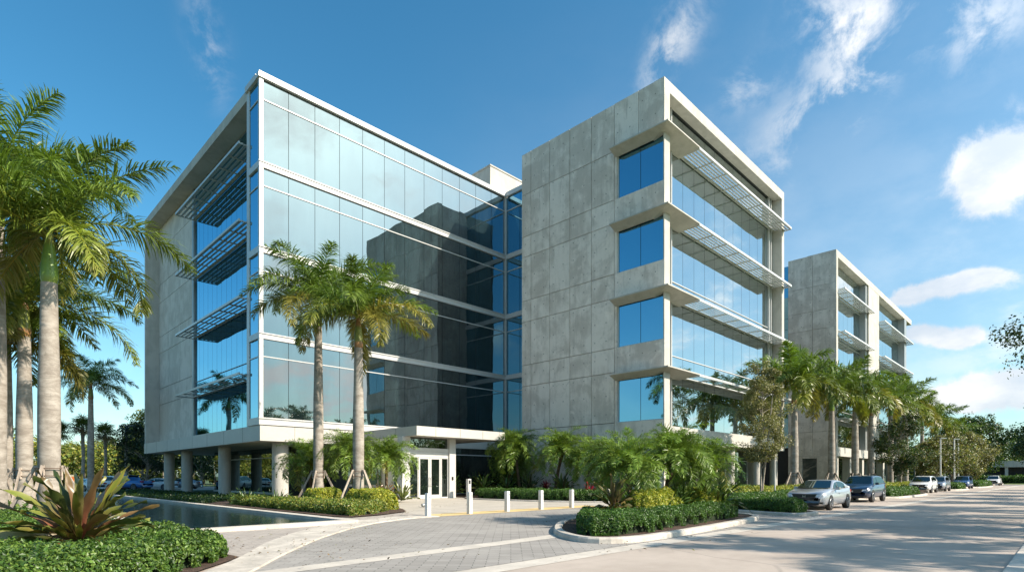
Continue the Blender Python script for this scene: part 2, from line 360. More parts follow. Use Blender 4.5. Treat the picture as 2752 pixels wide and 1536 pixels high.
sheet('paver_band', [(2.2, 9.15), (12.0, 9.62), (12.0, 10.18), (2.8, 9.66)], .015, M['band'])
sheet('parking_lane', [(26.3, 7.42), (900, 7.42), (900, 11.0), (26.3, 11.0)], .004, M['asphalt'])
sheet('plaza', [(12.0, 17.9), (29.5, 17.9), (45, 19), (45, 45), (10.5, 45), (10.5, 18)], .016, M['plaza'])
sheet('tactile_strip', [(13.9, 18.02), (24.8, 18.02), (25.2, 19.3), (13.8, 19.25)], .022, M['yellow'])
sheet('car_park', [(-20, 75.5), (50, 75.5), (50, 100), (-20, 100)], -.01, M['asphalt'])
sheet('undercroft_floor', [(16.2, 41.5), (40, 41.5), (40, 74), (16.2, 74)], .028, M['grass'])
sheet('pavement', [(3.9, 11.3), (4.1, 11.3), (6.9, 15.2), (9.4, 17.4), (12.2, 18.85), (14.2, 19.1), (14.2, 21), (9.4, 20.5), (9.4, 18), (3.2, 18), (2.9, 16.5), (3.5, 14)], .020, M['walkpaver'])
# flush concrete edge sweeping round the drive
up = [(2.0, 8.8), (4.05, 11.48), (5.3, 13.5), (6.8, 15.4), (8.0, 16.55), (9.27, 17.5), (10.6, 18.3), (12.1, 18.85), (13.9, 19.0)]
lo = [(2.1, 7.9), (3.66, 9.77), (4.7, 11.2), (5.75, 12.5), (6.8, 13.75), (7.9, 14.85), (9.0, 15.9), (10.4, 16.95), (12.4, 17.88), (13.9, 17.92)]
def strip(name, A, B, z0, z1, m, n=60):
    def rs(P):
        P = np.array(P, float); t = np.concatenate([[0], np.cumsum(np.linalg.norm(np.diff(P, axis=0), axis=1))]); t /= t[-1]
        q = np.linspace(0, 1, n)
        for _ in range(1): X = np.interp(q, t, P[:, 0]); Y = np.interp(q, t, P[:, 1])
        k = np.ones(5)/5
        Xs = np.convolve(np.pad(X, 2, mode='edge'), k, 'valid'); Ys = np.convolve(np.pad(Y, 2, mode='edge'), k, 'valid')
        Xs[0], Ys[0], Xs[-1], Ys[-1] = X[0], Y[0], X[-1], Y[-1]; return Xs, Ys
    ax, ay = rs(A); bx, by = rs(B); b = MB()
    V = []
    for i in range(n):
        for (x, y, z) in ((ax[i], ay[i], z0), (ax[i], ay[i], z1), (bx[i], by[i], z1), (bx[i], by[i], z0)): V.append((x, y, z))
    F = [(4*i+j, 4*i+j+1, 4*i+j+5, 4*i+j+4) for i in range(n-1) for j in range(3)]
    b.add(V, F); return tag(b.build(name, m), kind='structure')
strip('curved_kerb', up, lo, -.02, .045, M['kerb'])
# rounded-top kerb swept along a line (inside = left of travel direction)
def sweep_kerb(name, P, label=None, w=.20, h=.14, closed=False, smooth_n=2):
    P = [np.array(p, float) for p in P]
    for _ in range(smooth_n):
        Q = []; n = len(P); rngi = range(n if closed else n-1)
        if not closed: Q.append(P[0])
        for i in rngi: a, b = P[i], P[(i+1) % n]; Q += [a*.75+b*.25, a*.25+b*.75]
        if not closed: Q.append(P[-1])
        P = Q
    P = np.array(P); n = len(P)
    T = (np.roll(P, -1, 0)-np.roll(P, 1, 0)) if closed else np.gradient(P, axis=0)
    T /= np.linalg.norm(T, axis=1)[:, None]; Nn = np.stack([-T[:, 1], T[:, 0]], 1)
    prof = [(-w*.55, -.02), (-w*.5, h*.75), (-w*.36, h), (w*.42, h), (w*.5, h*.9), (w*.5, -.02)]
    V = [(P[i, 0]+Nn[i, 0]*a, P[i, 1]+Nn[i, 1]*a, z) for i in range(n) for a, z in prof]; k = len(prof)
    F = [(i*k+j, ((i+1) % n)*k+j, ((i+1) % n)*k+j+1, i*k+j+1) for i in range(n if closed else n-1) for j in range(k-1)]
    b = MB(); b.add(V, F); return tag(b.build(name, M['kerb']), kind='structure'), P
def noise2(x, y, seed, s=1.0):
    r = RG(seed); v = 0
    for k in range(5):
        a, b, p = r.normal(0, 1.6*s*(1+k*.5)), r.normal(0, 1.6*s*(1+k*.5)), r.uniform(0, 6.28); v = v+np.sin(a*x+b*y+p)/(1+k*.5)
    return v/2.6
# planter island
isl = [(10.85, 8.35), (11.5, 7.65), (13.4, 7.58), (17, 7.85), (21.3, 8.3), (22.6, 9.2), (22.8, 10.6), (21.4, 12.2), (17.6, 13.0), (15.2, 12.5), (13.2, 11.2), (11.6, 9.8)]
_, ip = sweep_kerb('island_kerb', isl, closed=True, w=.24, h=.15)
sheet('island_soil', [tuple(p) for p in ip], .10, M['mulch'])
bedR = [(24.1, 8.3), (24.5, 7.75), (26.3, 7.75), (26.9, 8.4), (27.2, 10.8), (47.5, 10.9), (49.0, 9.6), (49.8, 9.1), (60.8, 9.1), (61.8, 9.8), (63, 10.9), (82, 11), (84, 9.4), (91, 9.4), (93, 11), (104, 11), (106, 9.5), (123, 9.5), (125, 11), (160, 11)]
_, bp = sweep_kerb('bed_kerb', [(27.6, 17), (25.8, 12.2), (24.5, 9.4)]+bedR[:]); 
sheet('bed_soil', [tuple(p) for p in bp]+[(160, 20.6), (36, 20.6), (29, 20)], .09, M['mulch'])
sweep_kerb('wall_bed_kerb', [(27.4, 32), (26.2, 30.8), (26.2, 27), (27, 23), (28.5, 20), (30.2, 19)], h=.10)
sheet('wall_bed_soil', [(26.3, 31), (26.3, 27), (27.1, 23), (28.6, 20), (30, 19.2), (36, 19.2), (41, 34), (40, 40.5), (28, 40.5), (28, 32)], .085, M['mulch'])
sheet('entrance_bed_soil', [(10.75, 20.6), (11.1, 19.75), (12.6, 20.1), (14.6, 21.2), (15.6, 23), (17, 27), (18.5, 32), (18, 41), (11.9, 41), (10.75, 36)], .06, M['mulch'])
sheet('front_bed_soil', [(-6, 8.6), (0, 8.6), (2.2, 9.5), (4.1, 11.6), (3.95, 14), (3.3, 16.6), (3.9, 17.2), (3.9, 70), (-20, 70), (-20, 8.6)], .03, M['mulch'])
# pond
def coping(b, x0, x1, y0, y1, z=.14): b.box(x0, x1, y0, y1, -.02, z)
p = thing('reflecting_pool', 'long dark rectangular pool with pale stone coping running back beside the building', 'pond', (4.3, 17.3, 0))
b = MB(); coping(b, 9.55, 9.95, 17.3, 70); coping(b, 4.2, 4.6, 17.3, 70); coping(b, 4.6, 9.55, 17.3, 17.68, .137); coping(b, 4.6, 9.55, 69.6, 70, .137)
b.build('coping', M['band'], p)
n = 2; b = MB(); b.add([(4.6, 17.68, .03), (9.55, 17.68, .03), (9.55, 69.6, .03), (4.6, 69.6, .03)], [(0, 1, 2, 3)]); b.build('water', M['water'], p)

# ------------------------------------------------------------------ buildings
def paneX(b, y0, y1, z0, z1, x, g=.018, m=0):   # plane facing -X
    b.add([(x, y0+g, z0+g), (x, y0+g, z1-g), (x, y1-g, z1-g), (x, y1-g, z0+g)], [(0, 3, 2, 1)][::1], m)
def paneY(b, x0, x1, z0, z1, y, g=.018, m=0):   # plane facing -Y
    b.add([(x0+g, y, z0+g), (x1-g, y, z0+g), (x1-g, y, z1-g), (x0+g, y, z1-g)], [(0, 1, 2, 3)], m)
def panelsX(b, ys, zs, x, t=.05, g=.022):        # separate cast panels with open joints
    for i in range(len(ys)-1):
        for j in range(len(zs)-1): b.box(x, x+t, ys[i]+g, ys[i+1]-g, zs[j]+g, zs[j+1]-g)
def sunshade(bld, axis, a0, a1, inner, outer, z, nb=9, bay=1.9, name='sunshade', m='louvre'):
    """horizontal rack: long blades, an edge beam on each side and cross brackets"""
    def bx(b, a, c, d, e, z0, z1):
        if axis == 'Y': b.box(a, c, min(d, e), max(d, e), z0, z1)
        else: b.box(min(d, e), max(d, e), a, c, z0, z1)
    b = MB(); dpt = inner-outer
    for k in range(nb):
        q = outer+.17+(dpt-.34)*k/(nb-1); w = .115*dpt/1.7
        lo_, hi_ = q-w, q+w
        # tilted blade
        if axis == 'Y': V = [(a0, lo_, z-.03), (a1, lo_, z-.03), (a1, hi_, z+.05), (a0, hi_, z+.05), (a0, lo_, z-.055), (a1, lo_, z-.055), (a1, hi_, z+.025), (a0, hi_, z+.025)]
        else: V = [(lo_, a0, z-.03), (lo_, a1, z-.03), (hi_, a1, z+.05), (hi_, a0, z+.05), (lo_, a0, z-.055), (lo_, a1, z-.055), (hi_, a1, z+.025), (hi_, a0, z+.025)]
        b.add(V, [(0, 1, 2, 3), (7, 6, 5, 4), (0, 4, 5, 1), (1, 5, 6, 2), (2, 6, 7, 3), (3, 7, 4, 0)])
    o = b.build(name, M[m], bld)
    b = MB(); bx(b, a0-.02, a1+.02, outer-.03, outer+.06, z-.09, z+.09); bx(b, a0, a1, inner-.12, inner-.03, z-.08, z+.08); e = b.build('edge_beam', M[m], o, False)
    off = np.array(bld.location)
    e.location = tuple(-off)
    nbr = max(2, int(round((a1-a0)/bay))+1)
    for k in range(nbr):
        a = a0+(a1-a0)*k/(nbr-1); b = MB(); bx(b, a-.035, a+.035, outer+.0, inner+.02, z-.115, z-.03)
        e = b.build('bracket', M[m], o, False); e.location = tuple(-off)
    return o
LZ = [26.2, 20.5, 14.85, 9.2]                      # sunshade / ledge levels
rows = [5.3, 9.3, 10.7, 14.95, 16.3, 20.6, 22.0, 26.3, 27.7, 29.25]
FLZ = [(5.3, 9.3, 10.7), (10.7, 14.95, 16.3), (16.3, 20.6, 22.0), (22.0, 26.3, 29.25)]

# --- glass-fronted building
A = thing('glass_office_building', 'glass-fronted office building on round columns at the left, mirror glass facing the drive', 'building', (16, 41, 0))
b = MB(); b.box(17.3, 58, 41.02, 73.2, 5.28, 29.3); b.box(40.25, 58, 33.5, 41.0, 0, 29.3); b.build('core', M['dark'], A)
b = MB(); b.box(15.9, 58.2, 43.3, 73.3, 29.32, 29.9); b.box(16, 58.1, 41.05, 43.28, 29.32, 29.88); b.box(40.3, 58, 33.5, 41.02, 29.32, 29.87); b.build('roof', M['roof'], A)
AX = [15.75+2.025*i for i in range(13)]
AZ = [(5.8, 10.12, 11.36), (11.8, 16.15, 17.44), (17.9, 22.2, 23.45), (23.9, 28.3, 29.72)]
for (z0, zt, z1) in AZ:                            # one window band per storey
    g = MB()
    for i in range(12):
        for (a, c) in ((z0, zt), (zt, z1)): paneY(g, AX[i], AX[i+1], a, c, 40.8)
    for (y0, y1) in ((40.8, 42.7),):
        for (a, c) in ((z0, zt), (zt, z1)): paneX(g, y0, y1, a, c, 15.75, m=1)
    for k in range(3):
        for (a, c) in ((z0, zt), (zt, z1)): paneX(g, 40.8-2.02*(k+1), 40.8-2.02*k, a, c, 40.05, m=1)
    g.box(15.78, 40.2, 40.83, 40.95, z0, z1, 2); g.box(15.79, 16.0, 40.96, 43.0, z0, z1, 2); g.box(40.08, 40.22, 34.0, 40.82, z0, z1, 2)
    o = g.build('window_band', [M['glassA'], M['glassL'], M['dark']], A)
    f = MB(); f.box(15.93, 39.98, 40.74, 40.82, zt-.035, zt+.035); f.box(15.69, 15.77, 40.95, 42.68, zt-.035, zt+.035); f.box(39.98, 40.06, 34.7, 40.7, zt-.035, zt+.035)
    f.build('transom', M['metal'], A).parent = o
for o in [c for c in COL.objects if c.name.startswith('transom')]: o.location = (0, 0, 0)
for (z0, z1) in ((5.28, 5.8), (11.36, 11.8), (17.44, 17.9), (23.45, 23.9)):
    f = MB(); f.box(15.62, 40.0, 40.66, 40.83, z0, z1); f.box(15.62, 15.8, 40.84, 42.7, z0, z1-.002); f.box(39.9, 40.1, 34.3, 40.65, z0, z1-.003)
    f.box(15.58, 39.98, 40.60, 40.66, z1-.1, z1-.02); f.build('floor_band', M['metal'], A)
f = MB(); f.box(15.55, 40.0, 40.56, 41.2, 29.72, 29.98); f.box(15.6, 40.0, 40.62, 41.15, 29.99, 30.15); f.box(15.56, 16.1, 41.21, 43.2, 29.72, 30.14); f.box(39.85, 40.4, 34.3, 40.55, 29.72, 30.15)
f.build('parapet_cap', M['metal'], A)
f = MB(); f.box(15.64, 15.92, 40.68, 40.94, 5.8, 29.72); f.build('corner_mullion', M['metal'], A)
f = MB(); f.box(39.86, 40.02, 40.62, 40.79, .02, 29.72); f.build('corner_mullion', M['metal'], A)
f = MB(); f.box(15.70, 16.3, 42.7, 43.2, 5.28, 29.72); f.build('end_post', M['metal'], A)
f = MB()                                            # concrete picture frame round the shaded side
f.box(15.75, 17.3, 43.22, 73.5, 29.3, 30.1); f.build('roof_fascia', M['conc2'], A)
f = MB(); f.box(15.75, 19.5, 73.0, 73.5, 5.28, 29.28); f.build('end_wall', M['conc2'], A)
f = MB(); f.box(15.70, 40.05, 40.72, 73.5, 4.15, 5.26)
for x in np.arange(18.2, 40, 4.05): f.box(x, x+.02, 40.714, 40.73, 4.17, 5.24, 1)
for y in np.arange(44, 73, 4.05): f.box(15.692, 15.71, y, y+.02, 4.17, 5.24, 1)
f.box(15.72, 40, 40.70, 40.8, 5.235, 5.3, 1)
f.build('floor_slab', [M['fascia'], M['dark']], A)
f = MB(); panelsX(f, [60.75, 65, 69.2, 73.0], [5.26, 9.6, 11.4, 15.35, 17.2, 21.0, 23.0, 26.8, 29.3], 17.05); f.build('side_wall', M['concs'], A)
for (z0, zt, z1) in FLZ:
    g = MB(); ys = np.linspace(43.2, 60.2, 15)
    for i in range(14):
        paneX(g, ys[i], ys[i+1], z0, zt, 17.12)
        if z1 > zt: paneX(g, ys[i], ys[i+1], zt, min(z1, 29.25), 17.12)
    g.box(17.16, 17.3, 43.2, 60.3, z0, z1, 1)
    o = g.build('side_window', [M['glassL'], M['dark']], A)
    f = MB(); f.box(17.05, 17.13, 43.2, 60.2, zt-.03, zt+.03); f.box(17.05, 17.13, 43.2, 60.2, z1-.04, z1+.0); q = f.build('transom', M['grey_metal'], A); q.parent = o
f = MB(); f.box(16.95, 17.2, 60.25, 60.7, 5.28, 29.28); f.build('side_post', M['grey_metal'], A)
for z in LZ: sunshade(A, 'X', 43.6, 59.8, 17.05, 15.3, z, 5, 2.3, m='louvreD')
# plant room box on the roof
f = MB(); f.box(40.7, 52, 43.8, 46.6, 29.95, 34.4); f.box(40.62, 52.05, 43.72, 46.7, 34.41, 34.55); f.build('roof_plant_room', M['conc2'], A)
# columns and lobby
for (x, y, r) in ((17.8, 42.3, .58), (17.2, 52.4, .5), (17.2, 63.2, .5), (17.2, 69.6, .5), (24.6, 42.4, .5), (21.8, 47.4, .45), (21.8, 58, .45), (21.8, 68, .45), (28, 69, .45)):
    f = MB(); f.tube([(x, y, 0), (x, y, 4.16)], r, 28); f.build('column', M['conc2'], A)
g = MB(); ys = np.linspace(47, 66, 12)
for i in range(11): paneX(g, ys[i], ys[i+1], .1, 3.3, 20.6); paneX(g, ys[i], ys[i+1], 3.3, 4.12, 20.6)
xs = np.linspace(24.0, 40, 9)
g.box(20.65, 39, 47, 66, .03, 4.14, 1); g.build('lobby_window', [M['glassG'], M['dark']], A)
g = MB()
for i in range(8): paneY(g, xs[i], xs[i+1], .15, 3.3, 43.4); paneY(g, xs[i], xs[i+1], 3.3, 4.12, 43.4)
xs2 = np.linspace(27.1, 39.9, 7)
for i in range(6): paneY(g, xs2[i], xs2[i+1], .15, 3.55, 38.9); paneY(g, xs2[i], xs2[i+1], 3.55, 4.12, 38.9)
g.box(24.0, 27, 43.44, 43.6, .03, 4.15, 1); g.box(27.1, 40, 38.94, 43.4, .03, 4.14, 1)
for k in range(3): paneX(g, 34.7+2.02*k, 36.72+2.02*k, .1, 4.1, 40.05)
g.build('lobby_window', [M['glassG'], M['dark']], A)
f = MB(); f.box(27.1, 39.9, 38.83, 38.9, 3.5, 3.58); f.box(24.0, 27, 43.33, 43.4, 3.26, 3.34); f.box(20.53, 20.6, 47, 66, 3.26, 3.34); f.box(27.1, 39.9, 38.8, 38.92, .02, .16); f.box(20.5, 20.62, 47, 66, .02, .2); f.build('transom', M['metal'], A)
f = MB(); f.box(27.1, 40.03, 38.7, 40.64, 4.12, 5.25); f.build('lobby_beam', M['fascia'], A)
# entrance canopy
f = MB(); f.box(22.5, 30.8, 31.5, 40.6, 4.40, 5.04)
for x in (24.1, 26.3, 28.5, 30.2): f.box(x, x+.02, 31.492, 31.51, 4.42, 5.02, 1)
for y in (34, 37): f.box(22.492, 22.51, y, y+.02, 4.42, 5.02, 1)
f.build('entrance_canopy', [M['fascia'], M['dark']], A)
# entrance porch: posts, doors, sidelights
f = MB(); f.box(22.3, 22.95, 32.9, 33.5, .02, 4.39); f.build('door_post', M['white'], A)
f = MB(); f.box(26.45, 27.05, 32.9, 33.5, .02, 4.39); f.build('door_post', M['white'], A)
f = MB(); f.box(22.96, 26.44, 33.0, 33.3, 3.42, 3.66); f.box(22.96, 26.44, 33.0, 33.3, 3.0, 3.12); f.box(22.96, 26.44, 33.05, 33.22, 3.13, 3.41); f.build('door_header', M['white'], A)
g = MB(); paneY(g, 22.96, 26.44, 3.66, 4.39, 33.15); g.box(22.96, 26.44, 33.2, 33.25, 3.66, 4.39, 1); g.build('transom_window', [M['glassG'], M['dark']], A)
g = MB(); paneX(g, 33.5, 36.5, .1, 4.39, 22.45); paneX(g, 36.5, 40.6, .1, 4.39, 22.45); g.box(22.5, 22.6, 33.5, 43.4, .03, 4.38, 1); g.box(26.9, 27.0, 33.5, 40, .03, 4.38, 1); g.build('porch_window', [M['glassG'], M['dark']], A)
def leaf_door(x0, x1, name, fr=.11, bot=.28, handle=None):
    f = MB()
    f.box(x0, x0+fr, 33.02, 33.1, .03, 2.99); f.box(x1-fr, x1, 33.02, 33.1, .03, 2.99); f.box(x0+fr, x1-fr, 33.02, 33.1, 2.99-fr, 2.99); f.box(x0+fr, x1-fr, 33.02, 33.1, .03, bot)
    o = f.build(name, M['white'], A)
    g = MB(); paneY(g, x0+fr, x1-fr, bot, 2.99-fr, 33.07, 0); g.box(x0+fr, x1-fr, 33.101, 33.12, bot, 2.9, 1); q = g.build('pane', [M['glassG'], M['dark']], A); q.parent = o
    if handle:
        g = MB(); g.tube([(handle, 32.98, .9), (handle, 32.93, .95), (handle, 32.93, 1.5), (handle, 32.98, 1.55)], .02, 6); q = g.build('handle', M['chrome'], A); q.parent = o
leaf_door(22.97, 23.72, 'sidelight', .05, .12); leaf_door(23.76, 24.72, 'door', .12, .3, 24.66); leaf_door(24.76, 25.72, 'door', .12, .3, 24.82); leaf_door(25.76, 26.43, 'sidelight', .07, .12)
f = MB(); f.box(26.66, 26.8, 32.86, 32.9, 1.35, 1.6); f.build('card_reader', M['black'], A)

# --- board-marked concrete building
B = thing('concrete_office_building', 'tall grey concrete office building in the middle with blue corner windows and louvred long side', 'building', (36.2, 20.8, 0))
b = MB(); b.box(36.62, 59.3, 21.75, 34.6, 4.2, 29.2); b.box(36.62, 58.5, 24.5, 34.6, 0, 4.2); b.box(36.9, 59.2, 21.0, 34.5, 29.21, 29.9); b.box(36.5, 40, 24.0, 34.7, 0, 29.9); b.build('core', M['dark'], B)
JZ = [0, 5.7, 9.55, 11.4, 15.2, 17.05, 20.9, 22.7, 26.4, 30.0]
f = MB(); ys = [24.95, 27.12, 29.3, 31.48, 33.65, 34.75]
panelsX(f, ys, JZ, 36.1, .3)
WZ = [(22.7, 25.95), (17.05, 20.25), (11.4, 14.6), (5.7, 8.95)]
for (z0, z1) in ((0, 5.7), (8.95+.25, 11.4), (14.6+.25, 17.05), (20.25+.25, 22.7)):
    f.box(36.1, 36.6, 20.72, 24.93, z0+.01, z1-.01)
f.box(36.1, 36.6, 20.72, 22.8, 26.2, 30.0); f.box(36.1, 36.6, 22.83, 24.93, 26.2, 30.0)
for (z0, z1) in WZ: f.box(36.1, 36.5, 24.72, 24.93, z0, z1+.25)
f.box(36.41, 59.4, 34.3, 34.75, 0, 29.99)
f.build('wall', M['conc'], B)
f = MB()
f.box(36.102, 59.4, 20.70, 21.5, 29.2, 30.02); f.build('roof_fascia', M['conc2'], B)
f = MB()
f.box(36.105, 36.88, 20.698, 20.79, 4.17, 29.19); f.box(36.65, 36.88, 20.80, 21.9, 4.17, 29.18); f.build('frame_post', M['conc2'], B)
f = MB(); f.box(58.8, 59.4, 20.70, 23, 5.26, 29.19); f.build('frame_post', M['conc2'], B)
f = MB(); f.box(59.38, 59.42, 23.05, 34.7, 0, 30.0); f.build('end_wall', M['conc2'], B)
f = MB(); f.box(36.106, 59.41, 20.68, 24, 4.17, 5.26); f.build('floor_slab', M['fascia'], B)
for (z0, z1) in WZ:
    g = MB(); paneX(g, 20.80, 22.74, z0+.05, z1, 36.28, .02); paneX(g, 22.74, 24.70, z0+.05, z1, 36.28, .02); g.box(36.32, 36.5, 20.78, 24.72, z0, z1+.2, 1)
    o = g.build('corner_window', [M['glassL'], M['dark']], B)
    f = MB(); f.box(36.22, 36.33, 20.76, 24.72, z0, z0+.06); f.box(36.22, 36.33, 24.65, 24.72, z0+.06, z1); f.box(36.22, 36.33, 20.755, 20.82, z0+.06, z1); q = f.build('frame', M['metal'], B); q.parent = o
for z in LZ:                                        # wedge-shaped corner ledges
    o_ = .09; i_ = .42
    f = MB()
    a = [(35.27, 24.85), (35.27, 19.93), (39.9, 19.93)]; c = [(36.14, 24.85), (36.14, 20.66), (39.9, 21.6)]
    c = [(36.14, 24.85), (36.14, 20.8), (39.9, 20.8)]; d_ = [(36.14, 24.85), (36.14, 21.62), (39.9, 21.62)]
    V = [(x, y, z+.1) for x, y in a]+[(x, y, z+.1) for x, y in d_]+[(x, y, z+.1-o_) for x, y in a]+[(36.14, 24.85, z+.1-i_), (36.14, 21.62, z+.1-i_), (39.9, 21.62, z+.1-i_*.75)]
    F = [(0, 3, 4, 1), (1, 4, 5, 2), (6, 7, 10, 9), (7, 8, 11, 10), (0, 1, 7, 6), (1, 2, 8, 7), (0, 6, 9, 3), (2, 5, 11, 8), (3, 9, 10, 4), (4, 10, 11, 5)]
    f.add(V, F); f.build('corner_ledge', M['conc2'], B)
    sunshade(B, 'Y', 39.95, 59.3, 21.62, 19.97, z, 6, 2.4)
def glazing_Y(bld, X, y, rows_, mat, name, deep=.12):
    for (z0, zt, z1) in rows_:
        g = MB()
        for i in range(len(X)-1):
            paneY(g, X[i], X[i+1], z0, zt, y); paneY(g, X[i], X[i+1], zt, z1, y)
        g.box(X[0], X[-1], y+.03, y+deep, z0, z1, 1)
        o = g.build(name, [M[mat], M['dark']], bld)
        f = MB(); f.box(X[0], X[-1], y-.07, y-.003, zt-.03, zt+.03); f.box(X[0], X[-1], y-.07, y-.003, z0+.001, z0+.06); q = f.build('transom', M['metal'], bld); q.parent = o
glazing_Y(B, list(np.linspace(36.9, 58.75, 13)), 21.65, FLZ, 'glassB', 'long_window')
for x in (38.5, 57.6, 58.1): f = MB(); f.box(x-.05, x+.05, 21.45, 21.62, 5.28, 29.2); f.build('mullion', M['metal'], B)
for x in (37.6, 43.2, 48.8, 54.4, 58.8):
    f = MB(); f.tube([(x, 21.5, 0), (x, 21.5, 4.2)], .36, 24); f.build('column', M['conc2'], B)
g = MB(); xs = np.linspace(38, 58.8, 9)
for i in range(8): paneY(g, xs[i], xs[i+1], .1, 3.2, 24.2); paneY(g, xs[i], xs[i+1], 3.2, 4.15, 24.2)
g.box(38, 58.8, 24.24, 24.4, 0, 4.16, 1); g.build('lobby_window', [M['glassG'], M['dark']], B)
f = MB(); f.box(38, 58.8, 24.12, 24.19, 3.15, 3.22)
for x in xs: f.box(x-.03, x+.03, 24.12, 24.19, .05, 3.14)
f.build('lobby_frame', M['metal'], B)

# --- far building
Cb = thing('far_office_building', 'second grey concrete office building further down the street behind the palms', 'building', (77, 20.8, 0))
b = MB(); b.box(77.3, 118, 21.7, 44, 4.2, 28.8); b.box(77.3, 117, 25, 44, 0, 4.2); b.box(60.0, 77.2, 34, 46, 0, 24); b.build('core', M['dark'], Cb)
f = MB(); JC = [4.17, 7.2, 11.0, 14.3, 16.2, 20.0, 22.3, 25.4, 29.35]
for j in range(len(JC)-1): 
    ys = [20.71, 23.4, 26.3]; 
    for i in range(2): f.box(76.9, 77.2, ys[i]+.016, ys[i+1]-.016, JC[j]+.016, JC[j+1]-.016)
f.box(76.9, 77.2, 20.72, 22.9, .0, 4.16); f.box(76.9, 77.2, 24.6, 26.28, .0, 4.16); f.box(76.9, 77.2, 22.92, 24.58, 3.9, 4.16)
f.build('wall', M['conc'], Cb)
g = MB(); g.add([(77.05, 22.9, .05), (77.05, 24.6, .05), (77.05, 24.6, 3.9), (77.05, 22.9, 3.9)], [(0, 3, 2, 1)]); g.build('side_door', M['glassG'], Cb)
g = MB()
for (z0, zt, z1) in FLZ: paneX(g, 26.35, 29, z0, zt, 77.1); paneX(g, 26.35, 29, zt, min(z1, 28.8), 77.1)
paneX(g, 29, 34, 5.3, 28.8, 77.1); g.build('link_window', M['glassL'], Cb)
f = MB(); f.box(76.902, 121.5, 20.70, 24, 28.55, 29.37); f.build('roof_fascia', M['conc2'], Cb)
f = MB(); f.box(76.903, 77.6, 20.70, 21.8, 4.2, 28.54); f.build('frame_post', M['conc2'], Cb)
f = MB(); f.box(92.2, 98.2, 20.72, 21.9, 5.26, 28.54); f.build('pier', M['conc2'], Cb)
f = MB(); f.box(115.8, 117.4, 20.72, 21.9, .0, 28.54); f.build('frame_post', M['grey_metal'], Cb)
f = MB(); f.box(91.3, 92.15, 20.9, 21.9, 5.27, 28.53); f.build('pier_reveal', M['grey_metal'], Cb)
f = MB(); f.box(76.904, 118, 20.69, 24, 4.15, 5.25); f.build('floor_slab', M['fascia'], Cb)
glazing_Y(Cb, list(np.linspace(77.6, 91.3, 8)), 21.65, [(5.3, 8.9, 10), (10, 13.6, 15), (15, 18.9, 20.4), (20.4, 24.4, 28.5)], 'glassB', 'long_window')
glazing_Y(Cb, list(np.linspace(98.2, 115.8, 9)), 21.65, [(5.3, 8.9, 10), (10, 13.6, 15), (15, 18.9, 20.4), (20.4, 24.4, 28.5)], 'glassB', 'long_window')
for z in (24.7, 19.45, 14.1, 8.8):
    sunshade(Cb, 'Y', 77.7, 92.4, 21.6, 20.0, z, 6, 2.0); sunshade(Cb, 'Y', 98.3, 119.2, 21.6, 20.0, z, 6, 2.3)
for x in (78, 84, 90, 96, 102, 108):
    f = MB(); f.box(x, x+.9, 21.0, 21.9, 0, 4.14); f.build('column', M['conc2'], Cb)
g = MB(); xs = np.linspace(77.4, 116, 14)
for i in range(13): paneY(g, xs[i], xs[i+1], .1, 4.1, 24.6)
g.build('lobby_window', M['glassG'], Cb)

